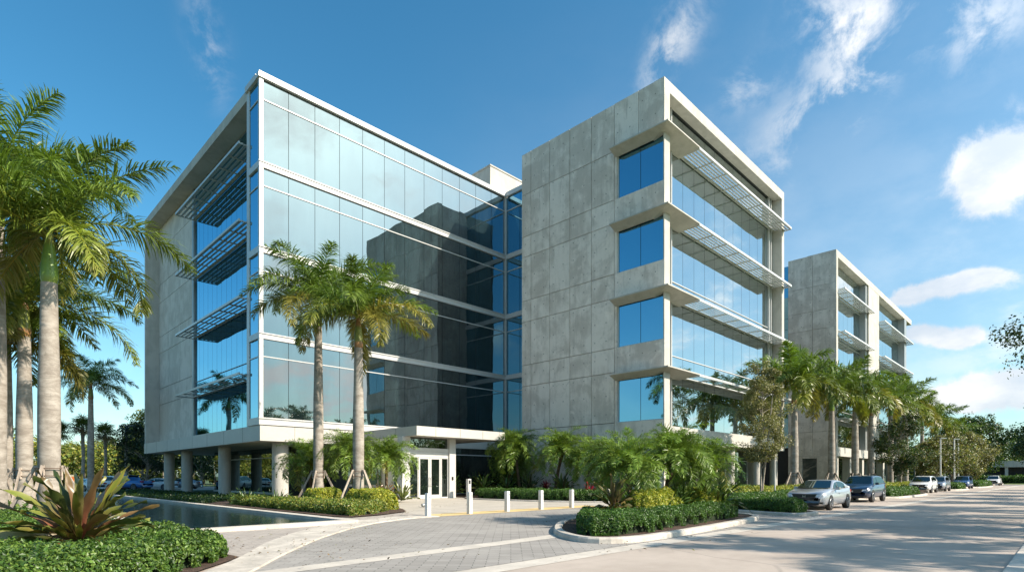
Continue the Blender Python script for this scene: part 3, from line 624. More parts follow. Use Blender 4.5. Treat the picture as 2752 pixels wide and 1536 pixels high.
# ------------------------------------------------------------------ vegetation
G0 = np.array([.125, .19, .030]); 
def unit(v): return v/(np.linalg.norm(v, axis=-1, keepdims=True)+1e-9)
def frond(mb, r, base, az, e0, droop, L, LL, nl, wid, col, tipcol, rr=.035, plum=.6, hang=.9, seg=4):
    K = 16; t = np.linspace(0, 1, K); e = e0-droop*t**1.25
    dx = np.cos(e)*L/(K-1); dz = np.sin(e)*L/(K-1)
    h = np.concatenate([[0], np.cumsum(dx[:-1])]); z = np.concatenate([[0], np.cumsum(dz[:-1])])
    side_bend = r.normal(0, .10)*L*t**2
    A = np.array([math.cos(az), math.sin(az), 0]); Bv = np.array([-math.sin(az), math.cos(az), 0])
    P = np.array(base)+h[:, None]*A+side_bend[:, None]*Bv+z[:, None]*np.array([0, 0, 1.])
    mb.tube(P, np.linspace(rr, rr*.22, K), 4, 0, col*np.array([1.9, 1.5, 1.2]), cap=False)
    T = unit(np.gradient(P, axis=0))
    q = np.sort(r.uniform(.10, 1.0, nl))
    for sgn in (-1, 1):
        qq = np.clip(q+r.normal(0, .006, nl), .08, 1); i = qq*(K-1)
        p0 = np.stack([np.interp(i, np.arange(K), P[:, k]) for k in range(3)], 1)
        tt = unit(np.stack([np.interp(i, np.arange(K), T[:, k]) for k in range(3)], 1))
        s_ = unit(np.cross(tt, [0, 0, 1.])) * sgn; up_ = unit(np.cross(s_*sgn, tt))
        el = r.normal(.10, plum, nl)
        fw = .45+.55*qq
        d = unit(s_*np.cos(el)[:, None]+up_*np.sin(el)[:, None]+tt*fw[:, None])
        ll = LL*(np.sin(np.pi*np.clip(.16+.80*qq, 0, 1))**.7)*r.uniform(.8, 1.12, nl)
        pts = [p0]; dd = d
        for k in range(seg-1):
            pts.append(pts[-1]+dd*(ll/(seg-1))[:, None]); dd = unit(dd+np.array([0, 0, -1.])*(hang*(.35+.3*k))*r.uniform(.6, 1.3, (nl, 1)))
        wv_ = unit(np.cross(d, up_)+r.normal(0, .35, (nl, 3)))
        ws = [.55, 1.0, .75, .12] if seg == 4 else [.6, 1, .12]
        V = np.stack([pts[k]+wv_*(wid*ws[k]*.5*s2) for k in range(seg) for s2 in (-1, 1)], 1)   # nl, 2seg, 3
        F = np.array([[2*k, 2*k+1, 2*k+3, 2*k+2] for k in range(seg-1)])
        FF = (np.arange(nl)[:, None, None]*(2*seg)+F[None]).reshape(-1, 4)
        cv = col*r.uniform(.75, 1.25, (nl, 1)); mixq = np.clip((qq-.55)*1.6, 0, 1)[:, None]*r.uniform(.3, 1, (nl, 1))
        c0 = cv; c1 = cv*(1-mixq)+tipcol*mixq
        cc = np.stack([c0*(1-k/(seg-1.))+c1*(k/(seg-1.)) for k in range(seg) for _ in (0, 1)], 1).reshape(-1, 3)
        mb.add(V.reshape(-1, 3), FF, 0, cc)
def royal_crown(seed, n=17, L=4.3, dry=.25, nl=135, wid=.05):
    r = RG(seed); mb = MB()
    for i in range(n):
        u = (i+.5)/n; az = i*2.39996+r.normal(0, .2)
        e0 = R(82-88*u**.9+r.normal(0, 6)); dr = R(62+38*u+r.normal(0, 9))
        age = max(0, u-.45)/.55
        col = G0*np.array([1+.5*age, 1+.1*age, 1])*r.uniform(.8, 1.25)
        tip = np.array([.13, .16, .03]) if r.random() > dry*age*1.8 else np.array([.30, .21, .07])
        if r.random() < dry*age: col = np.array([.22, .20, .04])*r.uniform(.8, 1.2)
        frond(mb, r, (0.06*math.cos(az), .06*math.sin(az), r.uniform(-.15, .15)), az, e0, dr, L*r.uniform(.86, 1.08)*(.82+.18*min(1, u*3)), 1.02, nl, wid, col, tip)
    mb.tube([(0, 0, -.2), (.02, 0, L*.2), (.06, .03, L*.46)], [.05, .035, .006], 6, 0, (.16, .22, .04))
    o = mb.build('crown', M['frond']); COL.objects.unlink(o); return o
crowns = [royal_crown(s, 20, 4.6, d) for s, d in ((11, .2), (12, .35), (13, .6), (14, .3))]
crownsF = [royal_crown(s, 18, 4.3, .3, 84, .085) for s in (21, 22, 23)]
mb = MB(); zz = np.linspace(0, 1, 26)
def trunk_prof(z): return 1.0+.38*np.exp(-z*26)+.16*np.exp(-z*5)+.10*np.exp(-((z-.45)/.22)**2)-.20*np.clip(z-.6, 0, 1)/.4
mb.tube(np.stack([zz*0, zz*0, zz], 1), trunk_prof(zz)*.255, 20); trunkP = mb.build('trunk', M['palmbark']); COL.objects.unlink(trunkP)
mb = MB(); zs_ = np.linspace(0, 1.75, 14); pr = np.array([.21, .245, .25, .245, .235, .22, .205, .19, .172, .155, .14, .125, .11, .09])
cc = [(.20, .26, .04)]*2+[(.15, .24, .035)]*8+[(.19, .20, .04)]*4
mb.tube(np.stack([zs_*0, zs_*0, zs_], 1), pr, 16, 0, np.array(cc)); shaftP = mb.build('crownshaft', M['shaft']); COL.objects.unlink(shaftP)
mb = MB(); cb = [(.30, .15, .06)]*3+[(.20, .22, .04)]*6+[(.28, .13, .05)]*5
mb.tube(np.stack([zs_*0, zs_*0, zs_], 1), pr, 16, 0, np.array(cb)); shaftQ = mb.build('crownshaft', M['shaft']); COL.objects.unlink(shaftQ)
def royal(x, y, h, var, rz, label, group=None, tw=1.0, cs=1.0, far=False, brace=None, lean=0):
    t = thing('royal_palm', label, 'palm tree', (x, y, 0), rz, group)
    child(trunkP, 'trunk', t, (0, 0, -.02), (tw, tw, h+.04))
    child(shaftQ if var in (1, 2) else shaftP, 'crownshaft', t, (0, 0, h), (tw*.9, tw*.9, 1))
    child((crownsF if far else crowns)[var % (3 if far else 4)], 'crown', t, (0, 0, h+1.62), (cs, cs, cs))
    if brace:
        g = thing('trunk_brace', brace, 'brace', (x, y, 0), rz*1.7)
        bh = 1.95; r0 = .30*tw
        for k in range(4):
            a = k*math.pi/2+.5; mb = MB(); ca, sa = math.cos(a), math.sin(a)
            mb.bar((ca*1.35, sa*1.35, 0), (ca*(r0+.06), sa*(r0+.06), bh), .05, .10); mb.build('stake', M['timber'], g, False)
            mb = MB(); mb.bar((ca*(r0+.02), sa*(r0+.02), bh-.45), (ca*(r0+.02), sa*(r0+.02), bh+.02), .09, .045); mb.build('batten', M['timber'], g, False)
        for zb in (bh-.32, bh-.08):
            mb = MB(); th = np.linspace(0, 2*math.pi, 21); mb.tube(np.stack([np.cos(th)*(r0+.05), np.sin(th)*(r0+.05), th*0+zb], 1), .014, 5, cap=False); mb.build('strap', M['strap'], g, False)
    return t
royal(2.42, 23.8, 7.9, 0, .3, 'largest royal palm at the left, thick pale trunk nearest the pool corner', tw=1.08, cs=.98, brace='timber brace around the thickest palm trunk beside the pool')
royal(2.35, 31.0, 7.4, 1, 1.3, 'royal palm just left of the largest trunk with bright green crownshaft', tw=1.02, brace='timber brace on the second palm trunk from the pool corner')
royal(2.1, 36.5, 8.4, 3, 2.2, 'slim royal palm trunk half hidden behind the second palm at the left', tw=.9, cs=.95)
royal(1.7, 34.2, 6.0, 2, 4.0, 'short royal palm at the left frame edge among the pool palms', tw=.95, cs=.95, brace='timber brace on the short palm at the left frame edge')
royal(1.35, 27.6, 10.6, 3, 5.1, 'tallest royal palm at the left edge, its fronds filling the upper left', tw=.95, cs=1.0)
royal(10.5, 70.9, 9.4, 1, .9, 'lone royal palm in shade beyond the pool, left of the building', tw=1.05, cs=.93)
royal(15.4, 31.3, 10.3, 0, 2.0, 'left of the two royal palms in front of the glass wall', 'royal palms before the glass wall', tw=1.0, cs=.98, brace='timber brace on the left palm before the glass wall')
royal(15.3, 26.6, 8.3, 2, 5.35, 'right of the two royal palms before the glass wall, with yellowing lower fronds', 'royal palms before the glass wall', tw=1.02, cs=.95, brace='timber brace on the right palm before the glass wall')
RP = [(46.7, 15.5, 7.2, 1, 'first royal palm of the street row, beside the slim olive tree', 'timber brace on the first palm of the street row'),
      (57.6, 15.9, 7.6, 0, 'second royal palm of the street row, before the bare concrete wall', 'timber brace on the second palm of the street row'),
      (64.2, 15.6, 8.4, 3, 'third royal palm of the street row, above the navy car', 'timber brace on the third palm of the street row'),
      (71.3, 15.8, 8.2, 2, 'fourth royal palm of the street row, right of the navy car', 'timber brace on the fourth palm of the street row'),
      (79.5, 15.6, 8.8, 0, 'fifth royal palm of the street row, behind the young dark tree', None),
      (89, 15.8, 9.6, 1, 'sixth royal palm of the street row, in front of the far louvres', None),
      (99, 15.6, 8.8, 3, 'seventh royal palm of the street row, past the far building corner', None),
      (112, 15.8, 8.6, 0, 'eighth royal palm of the street row, small in the distance', None),
      (128, 15.8, 7.4, 1, 'last royal palm of the street row, above the hazy olive trees', None)]
for i, (x, y, h, v, lb, br_) in enumerate(RP): royal(x, y, h, v, i*1.9+.4, lb, 'royal palms in a row along the street', far=True, tw=1.0+.08*(i % 3), cs=1.08+.05*((i*7) % 3), brace=br_)
for i, x in enumerate((19.5, 26.5, 34, 41, 50, 59, 68, 80, 94)):
    royal(x, -8.6+.5*(i % 3), 7.0+.5*(i % 4), i, i*2.1, 'royal palm across the road, out of frame but casting its shadow over the asphalt', 'royal palms across the road', far=True, tw=1.1, cs=1.05)

def small_palm(seed, h, L, n, nl, leanv=(0, 0), col=G0*1.15, rad=.07, LLf=.21, yel=.2):
    r = RG(seed); mb = MB()
    for i in range(n):
        u = (i+.5)/n; az = i*2.39996+r.normal(0, .25); e0 = R(86-92*u+r.normal(0, 9)); c = col*r.uniform(.75, 1.3)
        if u > .75 and r.random() < yel: c = np.array([.22, .22, .035])
        frond(mb, r, (leanv[0], leanv[1], h), az, e0, R(98+35*u), L*r.uniform(.85, 1.2), L*LLf, nl, .022, c, c*1.7, .014, .5, .7, 3)
    cr = mb
    tb = MB(); t = np.linspace(0, 1, 9); tb.tube(np.stack([leanv[0]*t**1.5, leanv[1]*t**1.5, t*h], 1), np.where(t > .8, rad*1.35, rad), 9)
    return cr, tb
def place_small(name, x, y, z, variant, sc, rz, label, group, cat='palm'):
    t = thing(name, label, cat, (x, y, z), rz, group)
    child(variant[0], 'crown', t, scale=(sc,)*3); child(variant[1], 'trunk', t, scale=(sc,)*3); return t
SP = []
for s, h, L, ln in ((31, 1.75, 1.55, (.25, .1)), (32, 1.95, 1.6, (-.3, .15)), (33, 1.5, 1.45, (.15, -.35)), (34, 2.2, 1.6, (.1, .3))):
    c_, t_ = small_palm(s, h, L, 62, 58, ln); a = c_.build('crown', M['frond']); b_ = t_.build('trunk', M['darkbark']); COL.objects.unlink(a); COL.objects.unlink(b_); SP.append((a, b_))
gi = 'pygmy date palms on the planter island'
place_small('pygmy_date_palm', 15.7, 10.3, .12, SP[0], 1.0, .2, 'leftmost feathery date palm on the kerbed island, nearest the drive', gi)
place_small('pygmy_date_palm', 17.0, 11.3, .12, SP[3], .9, 1.4, 'date palm on the island just behind the leftmost one', gi)
place_small('pygmy_date_palm', 18.4, 10.55, .12, SP[1], 1.1, 2.9, 'bright arching date palm in the middle of the kerbed island', gi)
place_small('pygmy_date_palm', 19.7, 11.3, .12, SP[3], 1.0, 3.3, 'date palm right of the middle one on the island, above the yellow shrub', gi)
place_small('pygmy_date_palm', 20.9, 10.2, .12, SP[2], 1.2, 4.4, 'rightmost date palm on the kerbed island, drooping towards the street', gi)
gw = 'date palms against the concrete wall'
place_small('pygmy_date_palm', 32.0, 31.0, .1, SP[3], 1.65, .6, 'shaded date palm at the left end of the concrete wall', gw)
place_small('pygmy_date_palm', 31.4, 26.9, .1, SP[1], 1.65, 2.6, 'date palm with glossy sunlit fronds against the middle of the concrete wall', gw)
place_small('pygmy_date_palm', 31.6, 24.2, .1, SP[0], 1.45, 5.0, 'date palm before the concrete wall, just left of the island', gw)
place_small('pygmy_date_palm', 33.6, 34.2, .1, SP[2], 1.6, 1.0, 'dark date palm in the shaded corner between the two buildings', gw)
ge = 'date palms in the entrance bed'
place_small('pygmy_date_palm', 16.2, 33.8, .06, SP[0], 1.35, 3.0, 'date palm in front of the corner column, left of both tall palms', ge)
place_small('pygmy_date_palm', 17.5, 30.8, .06, SP[3], 1.35, .9, 'date palm between the two tall royal trunks by the entrance', ge)
place_small('pygmy_date_palm', 19.3, 30.2, .06, SP[1], 1.35, 4.6, 'date palm right of the tall royal trunks, nearest the doors', ge)

# strap-leaved rosette plants
def rosette(seed, n, L, w, cols, e=(85, 5), droop=(20, 60), z0=.1, curl=.25, prof=None, K=9, rbase=.06, ztop=0.0):
    r = RG(seed); mb = MB(); t = np.linspace(0, 1, K)
    wp = np.sin(np.pi*np.clip(t*.93+.05, 0, 1))**.8*(1-.15*t) if prof is None else prof(t)
    for i in range(n):
        u = (i+.5)/n; az = i*2.39996+r.normal(0, .3); e0 = R(e[0]+(e[1]-e[0])*u+r.normal(0, 6)); dr = R(droop[0]+(droop[1]-droop[0])*u+r.normal(0, 10)); l = L*r.uniform(.7, 1.1)
        ee = e0-dr*t**1.6; h = np.concatenate([[0], np.cumsum(np.cos(ee[:-1])*l/(K-1))]); z = np.concatenate([[0], np.cumsum(np.sin(ee[:-1])*l/(K-1))])
        A_ = np.array([math.cos(az), math.sin(az), 0]); B_ = np.array([-math.sin(az), math.cos(az), 0])
        P = A_*(rbase+h)[:, None]+np.array([0, 0, 1.])*(z0+ztop*(1-u)+z)[:, None]+B_*(r.normal(0, .08)*l*t**2)[:, None]
        nrm = unit(-np.sin(ee)[:, None]*A_+np.cos(ee)[:, None]*np.array([0, 0, 1.])); roll = r.normal(0, .38)
        Bs = unit(B_*math.cos(roll)+nrm*math.sin(roll)); ww = w*r.uniform(.8, 1.15)*wp
        wob_ = np.sin(t*r.uniform(9, 18)+r.uniform(0, 6))*.042*w/.15
        Lf = P-Bs*ww[:, None]*.5+nrm*(curl*ww+wob_)[:, None]; Rt = P+Bs*ww[:, None]*.5+nrm*(curl*ww-wob_)[:, None]
        V = np.stack([Lf, P, Rt], 1).reshape(-1, 3); F = [(3*k+j, 3*k+j+1, 3*k+j+4, 3*k+j+3) for k in range(K-1) for j in (0, 1)]
        base, mid, edge = cols[r.integers(len(cols))]; base, mid, edge = map(np.array, (base, mid, edge)); br_ = r.uniform(.75, 1.2)
        cm_ = (base*(1-t[:, None])**2+mid*(1-(1-t[:, None])**2))*br_; ce = cm_*.55+edge*.45*br_
        ce = ce*(1-t[:, None]**4)+edge*t[:, None]**4
        mb.add(V, F, 0, np.stack([ce, cm_, ce], 1).reshape(-1, 3), True)
    return mb
CORD = [((.34, .045, .04), (.12, .17, .025), (.24, .20, .06)), ((.30, .06, .05), (.10, .15, .025), (.20, .20, .05)), ((.22, .07, .05), (.13, .15, .04), (.26, .22, .08)), ((.2, .1, .03), (.16, .2, .03), (.3, .27, .07)),
        ((.10, .12, .02), (.14, .17, .025), (.30, .22, .05)), ((.34, .08, .06), (.13, .09, .035), (.24, .16, .07)), ((.12, .10, .03), (.045, .08, .02), (.1, .1, .03))]
t = thing('cordyline_plant', 'large cordyline with broad green and reddish leaves in the left foreground', 'plant', (1.72, 12.75, .03))
rosette(5, 84, 1.42, .14, CORD, (68, -6), (14, 58), .30, .22, K=12, ztop=.25).build('leaves', M['waxy'], t, False)
mb = MB(); mb.tube([(0, 0, 0), (.03, .0, .3), (.0, .02, .62)], [.12, .10, .07], 10); mb.build('stem', M['darkbark'], t, False)
mb = rosette(6, 14, .55, .07, [((.30, .19, .09), (.36, .22, .10), (.4, .26, .12))], (10, -55), (30, 60), .28, .3, K=6); mb.build('dead_leaves', M['leaf'], t, False)
GRN = [((.05, .10, .02), (.06, .12, .02), (.10, .16, .03)), ((.04, .08, .02), (.045, .095, .02), (.08, .12, .03))]
DK = [((.10, .05, .02), (.035, .06, .02), (.10, .09, .03)), ((.16, .08, .03), (.05, .07, .02), (.16, .12, .04)), ((.2, .10, .04), (.09, .08, .02), (.2, .14, .05))]
YS = [((.12, .15, .03), (.15, .19, .035), (.34, .33, .10)), ((.08, .12, .02), (.10, .15, .03), (.3, .28, .08))]
RD = [((.25, .01, .02), (.35, .012, .03), (.4, .03, .05)), ((.12, .01, .02), (.16, .012, .02), (.2, .02, .03))]
def plant(name, label, x, y, z, seed, n, L, w, cols, group=None, **k):
    o = rosette(seed, n, L, w, cols, **k).build(name, M['waxy'], None); o.location = (x, y, z); return tag(o, label, 'plant', group)
plant('cordyline_plant', 'dark broad-leaved plant with brown stems at the left end of the island', 14.3, 9.9, .12, 41, 34, .85, .13, DK, z0=.35, ztop=.4, e=(85, 0))
mb = MB(); mb.tube([(14.3, 9.9, .1), (14.3, 9.95, .6)], [.08, .06], 8); mb.tube([(14.45, 9.8, .1), (14.6, 9.75, .55)], [.07, .05], 8); tag(mb.build('plant_stem', M['darkbark']), 'pair of brown stems under the dark broad-leaved island plant', 'plant stem')
plant('spider_lily', 'long arching strap leaves spilling from the middle of the island', 17.3, 9.7, .12, 42, 30, 1.35, .075, GRN, z0=.3, e=(70, 5), droop=(40, 70))
plant('spider_lily', 'long strap-leaved plant at the right end of the island', 20.6, 9.6, .12, 43, 34, 1.3, .08, DK+GRN, z0=.35, e=(75, 5), droop=(30, 70))
plant('spider_lily', 'strap-leaved clump behind the yellow shrub in the island middle', 19.2, 10.2, .12, 44, 28, 1.2, .08, GRN, z0=.3, e=(75, 10))
plant('variegated_agave', 'yellow-edged spiky plant beside the left door post', 19.9, 29.3, .06, 45, 34, 1.25, .11, YS, z0=.1, e=(80, 5), droop=(15, 40))
for i, (x, y, s_) in enumerate(((17.2, 27.9, 1), (18.2, 28.5, 1.1), (16.6, 28.9, .9))):
    plant('croton', ('reddish-brown croton in the entrance bed, leftmost of three', 'reddish-brown croton in the entrance bed nearest the spiky plant', 'reddish-brown croton behind the tall palm trunks')[i], x, y, .06, 50+i, 40, .75*s_, .10, [((.14, .03, .02), (.16, .05, .025), (.24, .12, .04)), ((.1, .06, .02), (.09, .08, .02), (.2, .14, .04))], 'crotons in the entrance bed', z0=.15, ztop=.4, e=(80, 0))
plant('lily_clump', 'dense dark green lily clump at the back of the entrance bed by the pool', 11.9, 32.5, .06, 54, 90, .95, .05, GRN, e=(80, 10), droop=(30, 70), rbase=.25)
plant('lily_clump', 'second green lily clump near the pool edge, closer to the tall palms', 12.2, 29.6, .06, 55, 90, .9, .05, GRN, e=(80, 10), droop=(30, 70), rbase=.3)
plant('red_ti_plant', 'bright red ti plant beside the island in front of the concrete wall', 28.9, 21.8, .09, 56, 30, .7, .10, RD, z0=.25, ztop=.3, e=(85, 10))
plant('red_ti_plant', 'dim red ti plant in the shade at the foot of the concrete wall', 31.2, 27.6, .09, 57, 26, .7, .10, RD, z0=.35, ztop=.4, e=(85, 10))
for i, (x, y) in enumerate(((29.5, 32.5), (29.3, 29.8), (31.0, 29.0), (33.0, 27.6), (30.4, 25.3), (33.5, 24.0), (31.8, 22.4), (30.8, 34.2), (32.2, 36.5), (28.3, 34.6))):
    plant('shade_plant', 'dark leafy undergrowth plant in the shaded bed below the date palms', x, y, .09, 60+i, 34, 1.1+.2*(i % 3), .14, GRN+DK[:1], 'undergrowth along the wall', z0=.2, ztop=.5, e=(80, 0))

# hedges and ground cover
def inpoly(x, y, P):
    c = np.zeros(len(x), bool); n = len(P)
    for i in range(n):
        (x1, y1), (x2, y2) = P[i], P[(i+1) % n]
        c ^= ((y1 > y) != (y2 > y)) & (x < (x2-x1)*(y-y1)/((y2-y1)+1e-12)+x1)
    return c
def edged(x, y, P):
    d = np.full(len(x), 1e9); n = len(P)
    for i in range(n):
        a = np.array(P[i], float); b = np.array(P[(i+1) % n], float); ab = b-a
        t = np.clip(((x-a[0])*ab[0]+(y-a[1])*ab[1])/(ab@ab+1e-12), 0, 1); d = np.minimum(d, np.hypot(x-a[0]-t*ab[0], y-a[1]-t*ab[1]))
    return d
def leaves(mb, r, P, Nn, size, cols, m=0, spread=.8, asp=.55):
    n = len(P); nr = unit(Nn+r.normal(0, spread, (n, 3))); a = unit(np.cross(nr, r.normal(0, 1, (n, 3)))); b = np.cross(nr, a)
    s = (size*r.uniform(.6, 1.3, n))[:, None]
    V = np.stack([P-a*s*.5, P+b*s*asp*.5+nr*s*.08, P+a*s*.5, P-b*s*asp*.5+nr*s*.08], 1).reshape(-1, 3)
    cols = np.array(cols); c = cols[r.integers(len(cols), size=n)]*r.uniform(.7, 1.25, (n, 1)); mb.add(V, np.arange(n*4).reshape(-1, 4), m, np.repeat(c, 4, axis=0))
def hedge(name, label, P, H, n, size, cols, cat='hedge', kind=None, z=.08, Rr=.45, seed=1, lump=.14, group=None, ls=1.0, hole=None):
    r = RG(seed); P = [tuple(p) for p in P]; xs = [p[0] for p in P]; ys = [p[1] for p in P]; mb = MB()
    def hgt(x, y):
        d = edged(x, y, P)+.10*noise2(x, y, seed+3, 2.0*ls); q = np.clip(d/Rr, 0, 1)
        if hole: q = q*(.12+.88*np.clip((np.hypot(x-hole[0], y-hole[1])-hole[2])/.5, 0, 1))
        return H*np.sqrt(np.clip(1-(1-q)**2.4, 0, 1))*(1+lump*noise2(x, y, seed+7, ls)+lump*.5*noise2(x, y, seed+17, 3.2*ls))
    step = max(.12, size*1.4); gx = np.arange(min(xs)-.1, max(xs)+.2, step); gy = np.arange(min(ys)-.1, max(ys)+.2, step)
    X, Y = np.meshgrid(gx, gy, indexing='ij'); ins = inpoly(X.ravel(), Y.ravel(), P) & (edged(X.ravel(), Y.ravel(), P) > .14); Z = np.where(ins, hgt(X.ravel(), Y.ravel())*.80-.05, -.2)
    nx, ny = len(gx), len(gy); idx = np.arange(nx*ny).reshape(nx, ny); F = np.stack([idx[:-1, :-1], idx[1:, :-1], idx[1:, 1:], idx[:-1, 1:]], -1).reshape(-1, 4)
    F = F[ins[F].any(1)]; mb.add(np.stack([X.ravel(), Y.ravel(), z+Z], 1), F, 1, (1, 1, 1), True)
    # top leaves
    k = int(n*2.2*((max(xs)-min(xs))*(max(ys)-min(ys)))/max(.1, abs(sum(xs[i]*ys[(i+1) % len(P)]-xs[(i+1) % len(P)]*ys[i] for i in range(len(P)))/2)))
    x = r.uniform(min(xs), max(xs), k); y = r.uniform(min(ys), max(ys), k); ok = inpoly(x, y, P); x, y = x[ok][:n], y[ok][:n]
    # extra leaves on the sloping flanks
    e = 1e-2; m_ = int(n*1.15); L_ = [np.hypot(P[(i+1) % len(P)][0]-P[i][0], P[(i+1) % len(P)][1]-P[i][1]) for i in range(len(P))]
    ei = r.choice(len(P), m_, p=np.array(L_)/sum(L_)); tt = r.uniform(0, 1, m_); A_ = np.array(P)[ei]; B_ = np.array(P)[(ei+1) % len(P)]
    px = A_[:, 0]*(1-tt)+B_[:, 0]*tt; py = A_[:, 1]*(1-tt)+B_[:, 1]*tt; cx_, cy_ = np.mean(xs), np.mean(ys)
    nn = np.stack([-(B_-A_)[:, 1], (B_-A_)[:, 0]], 1).astype(float); nn /= np.linalg.norm(nn, axis=1)[:, None]; area = sum(xs[i]*ys[(i+1) % len(P)]-xs[(i+1) % len(P)]*ys[i] for i in range(len(P)))
    if area < 0: nn = -nn
    dd = Rr*r.uniform(0, 1, m_)**1.8*.7; x = np.concatenate([x, px+nn[:, 0]*dd]); y = np.concatenate([y, py+nn[:, 1]*dd])
    h = hgt(x, y); hx = (hgt(x+e, y)-h)/e; hy = (hgt(x, y+e)-h)/e; Nn = unit(np.stack([-hx, -hy, np.ones(len(x))*1.0], 1))
    zz_ = z+h+r.normal(0, size*.45, len(x)); Pp = np.stack([x, y, np.maximum(zz_, z+.01)], 1)+Nn*r.uniform(-.5, .6, (len(x), 1))*size
    leaves(mb, r, Pp, Nn, size, cols, 0)
    o = mb.build(name, [M['leaf'], M['soil']]); return tag(o, label, None if kind else cat, group, kind)
GC = [(.075, .15, .022), (.055, .115, .018), (.11, .19, .03), (.035, .075, .015), (.16, .24, .045)]
GH = [(.06, .13, .022), (.085, .17, .03), (.04, .09, .016), (.12, .21, .04)]
YH = [(.38, .38, .04), (.29, .33, .035), (.18, .24, .03), (.48, .44, .06)]
OH = [(.17, .22, .035), (.24, .26, .04), (.12, .18, .03), (.31, .28, .06)]
hedge('ground_cover', None, [(-4, 8.8), (0, 9.1), (1.9, 9.8), (3.4, 11.1), (3.95, 11.9), (3.75, 13.4), (3.4, 15), (2.8, 16.4), (2.9, 18), (2.9, 24), (-1, 24), (-4, 14)], .50, 85000, .068, GC, kind='stuff', z=.03, seed=3, lump=.2, ls=1.6, hole=(1.75, 12.5, .35))
hedge('ground_cover', None, [(3.6, 24.5), (3.8, 45), (3.7, 64), (-14, 66), (-10, 40), (-3, 24.5)], .35, 26000, .16, GH+OH[:1], kind='stuff', z=.03, seed=4, lump=.2)
hedge('ground_cover', None, [(10.9, 36), (15.4, 43), (15.6, 72), (10.2, 72), (10.2, 36)], .14, 7000, .16, [tuple(v*.45 for v in c) for c in GH], kind='stuff', z=.0, seed=5, lump=.2)  # leaf colours darkened to stand in for the building's shade
hedge('hedge', 'low clipped dark green hedge at the rounded left end of the island', [(11.55, 8.65), (12.1, 8.25), (13.6, 8.15), (14.4, 8.3), (14.6, 9.3), (14.9, 10.6), (14.3, 11.2), (12.9, 10.2), (11.8, 9.3)], .50, 15000, .060, GH, z=.10, seed=8, Rr=.3, lump=.09, ls=2)
hedge('hedge', 'low clipped green hedge along the street side of the island', [(14.55, 8.45), (17, 8.5), (19.2, 8.75), (21.2, 9.05), (22.1, 9.7), (22.1, 10.7), (20.8, 10.3), (17.5, 9.5), (14.6, 9.3)], .52, 21000, .060, GH, z=.10, seed=9, Rr=.3, lump=.09, ls=2)
hedge('ground_cover', None, [(14.4, 10.8), (15, 9.6), (21, 10.5), (21, 11.8), (17.4, 12.3), (15.0, 11.6)], .40, 9000, .08, GH+OH, kind='stuff', z=.1, seed=18, lump=.2)
hedge('shrub', 'rounded bright yellow-green shrub in the middle of the island', [(15.0, 9.25), (16.2, 9.1), (17.6, 9.35), (17.9, 10.1), (17, 10.7), (15.6, 10.5), (14.9, 9.9)], 1.02, 13000, .06, YH, 'shrub', z=.1, seed=10, Rr=.6, ls=1.5)
hedge('shrub', 'bright yellow shrub at the right end of the island', [(19.2, 9.4), (20.5, 9.3), (21.5, 9.6), (21.5, 10.4), (20.3, 10.7), (19.2, 10.2)], 1.02, 11000, .06, YH, 'shrub', z=.1, seed=11, Rr=.55, ls=1.5)
hedge('hedge', 'clipped yellow-green hedge under the right royal palm by the entrance', [(13.9, 23.0), (15.1, 22.6), (15.8, 24.2), (17.6, 28.0), (16.6, 28.4), (14.4, 26.4)], .85, 13000, .085, YH, z=.06, seed=12, Rr=.5)
hedge('hedge', 'clipped yellow-green hedge between the bases of the two tall royal palms', [(13.2, 27.2), (14.6, 27.0), (15.9, 29.8), (15.2, 30.6), (13.6, 29.6)], .8, 7000, .09, YH, z=.06, seed=13, Rr=.45)
hedge('ground_cover', None, [(11.3, 20.3), (12.4, 20.5), (14.2, 22.1), (13.8, 25), (13.4, 27.0), (12.8, 30), (12.4, 34), (11.4, 34), (11.2, 26)], .38, 22000, .10, OH+GC[:1], kind='stuff', z=.05, seed=14, lump=.28, ls=1.6)
hedge('hedge', 'low green hedge in front of the shaded bed by the concrete wall', [(26.6, 30.2), (26.6, 27), (27.3, 23.2), (28.7, 20.4), (30, 20.4), (29.2, 23.6), (28.2, 27), (28.1, 30.2)], .62, 14000, .09, GH+GC[:1], z=.08, seed=15, Rr=.4)
hedge('hedge', 'low dark green hedge at the street corner of the bed by the silver sedan', [(24.5, 8.7), (24.8, 8.15), (26.1, 8.15), (26.5, 8.8), (26.8, 10.9), (26.7, 12.6), (25.9, 12.2), (25.0, 10.2)], .50, 13000, .075, GH, z=.09, seed=16, Rr=.35, lump=.1)
hedge('hedge', 'green hedge below the slim olive tree behind the silver sedan', [(27.2, 11.5), (46.5, 11.6), (46.5, 13.0), (35.8, 13.0), (34, 12.4), (27.4, 12.9)], .60, 20000, .095, GH, z=.09, seed=17, Rr=.4, lump=.1)
hedge('hedge', 'yellow hedge strip behind the green hedge near the silver sedan', [(28.0, 13.6), (33.6, 13.6), (46.5, 14.0), (46.5, 15.2), (28.6, 15.3)], .78, 18000, .10, YH+OH, z=.09, seed=19, Rr=.45)
hedge('hedge', 'green hedge behind the yellow strip in front of the concrete building corner', [(29.6, 16.3), (44, 16.5), (44, 18.6), (31, 18.8)], .75, 10000, .12, GH, z=.09, seed=20)
hedge('hedge', 'low green hedge on the bed between the navy car and the white car', [(49.8, 9.7), (60.6, 9.7), (61.6, 11.2), (60, 12.2), (49.4, 12.0)], .55, 14000, .11, GH+GC[:1], z=.09, seed=21, lump=.1)
hedge('hedge', 'yellow-green hedge strip beneath the street palms', [(48, 12.6), (62, 12.6), (80, 12.4), (80, 14), (48, 14.2)], .8, 12000, .14, YH+OH, z=.09, seed=22)
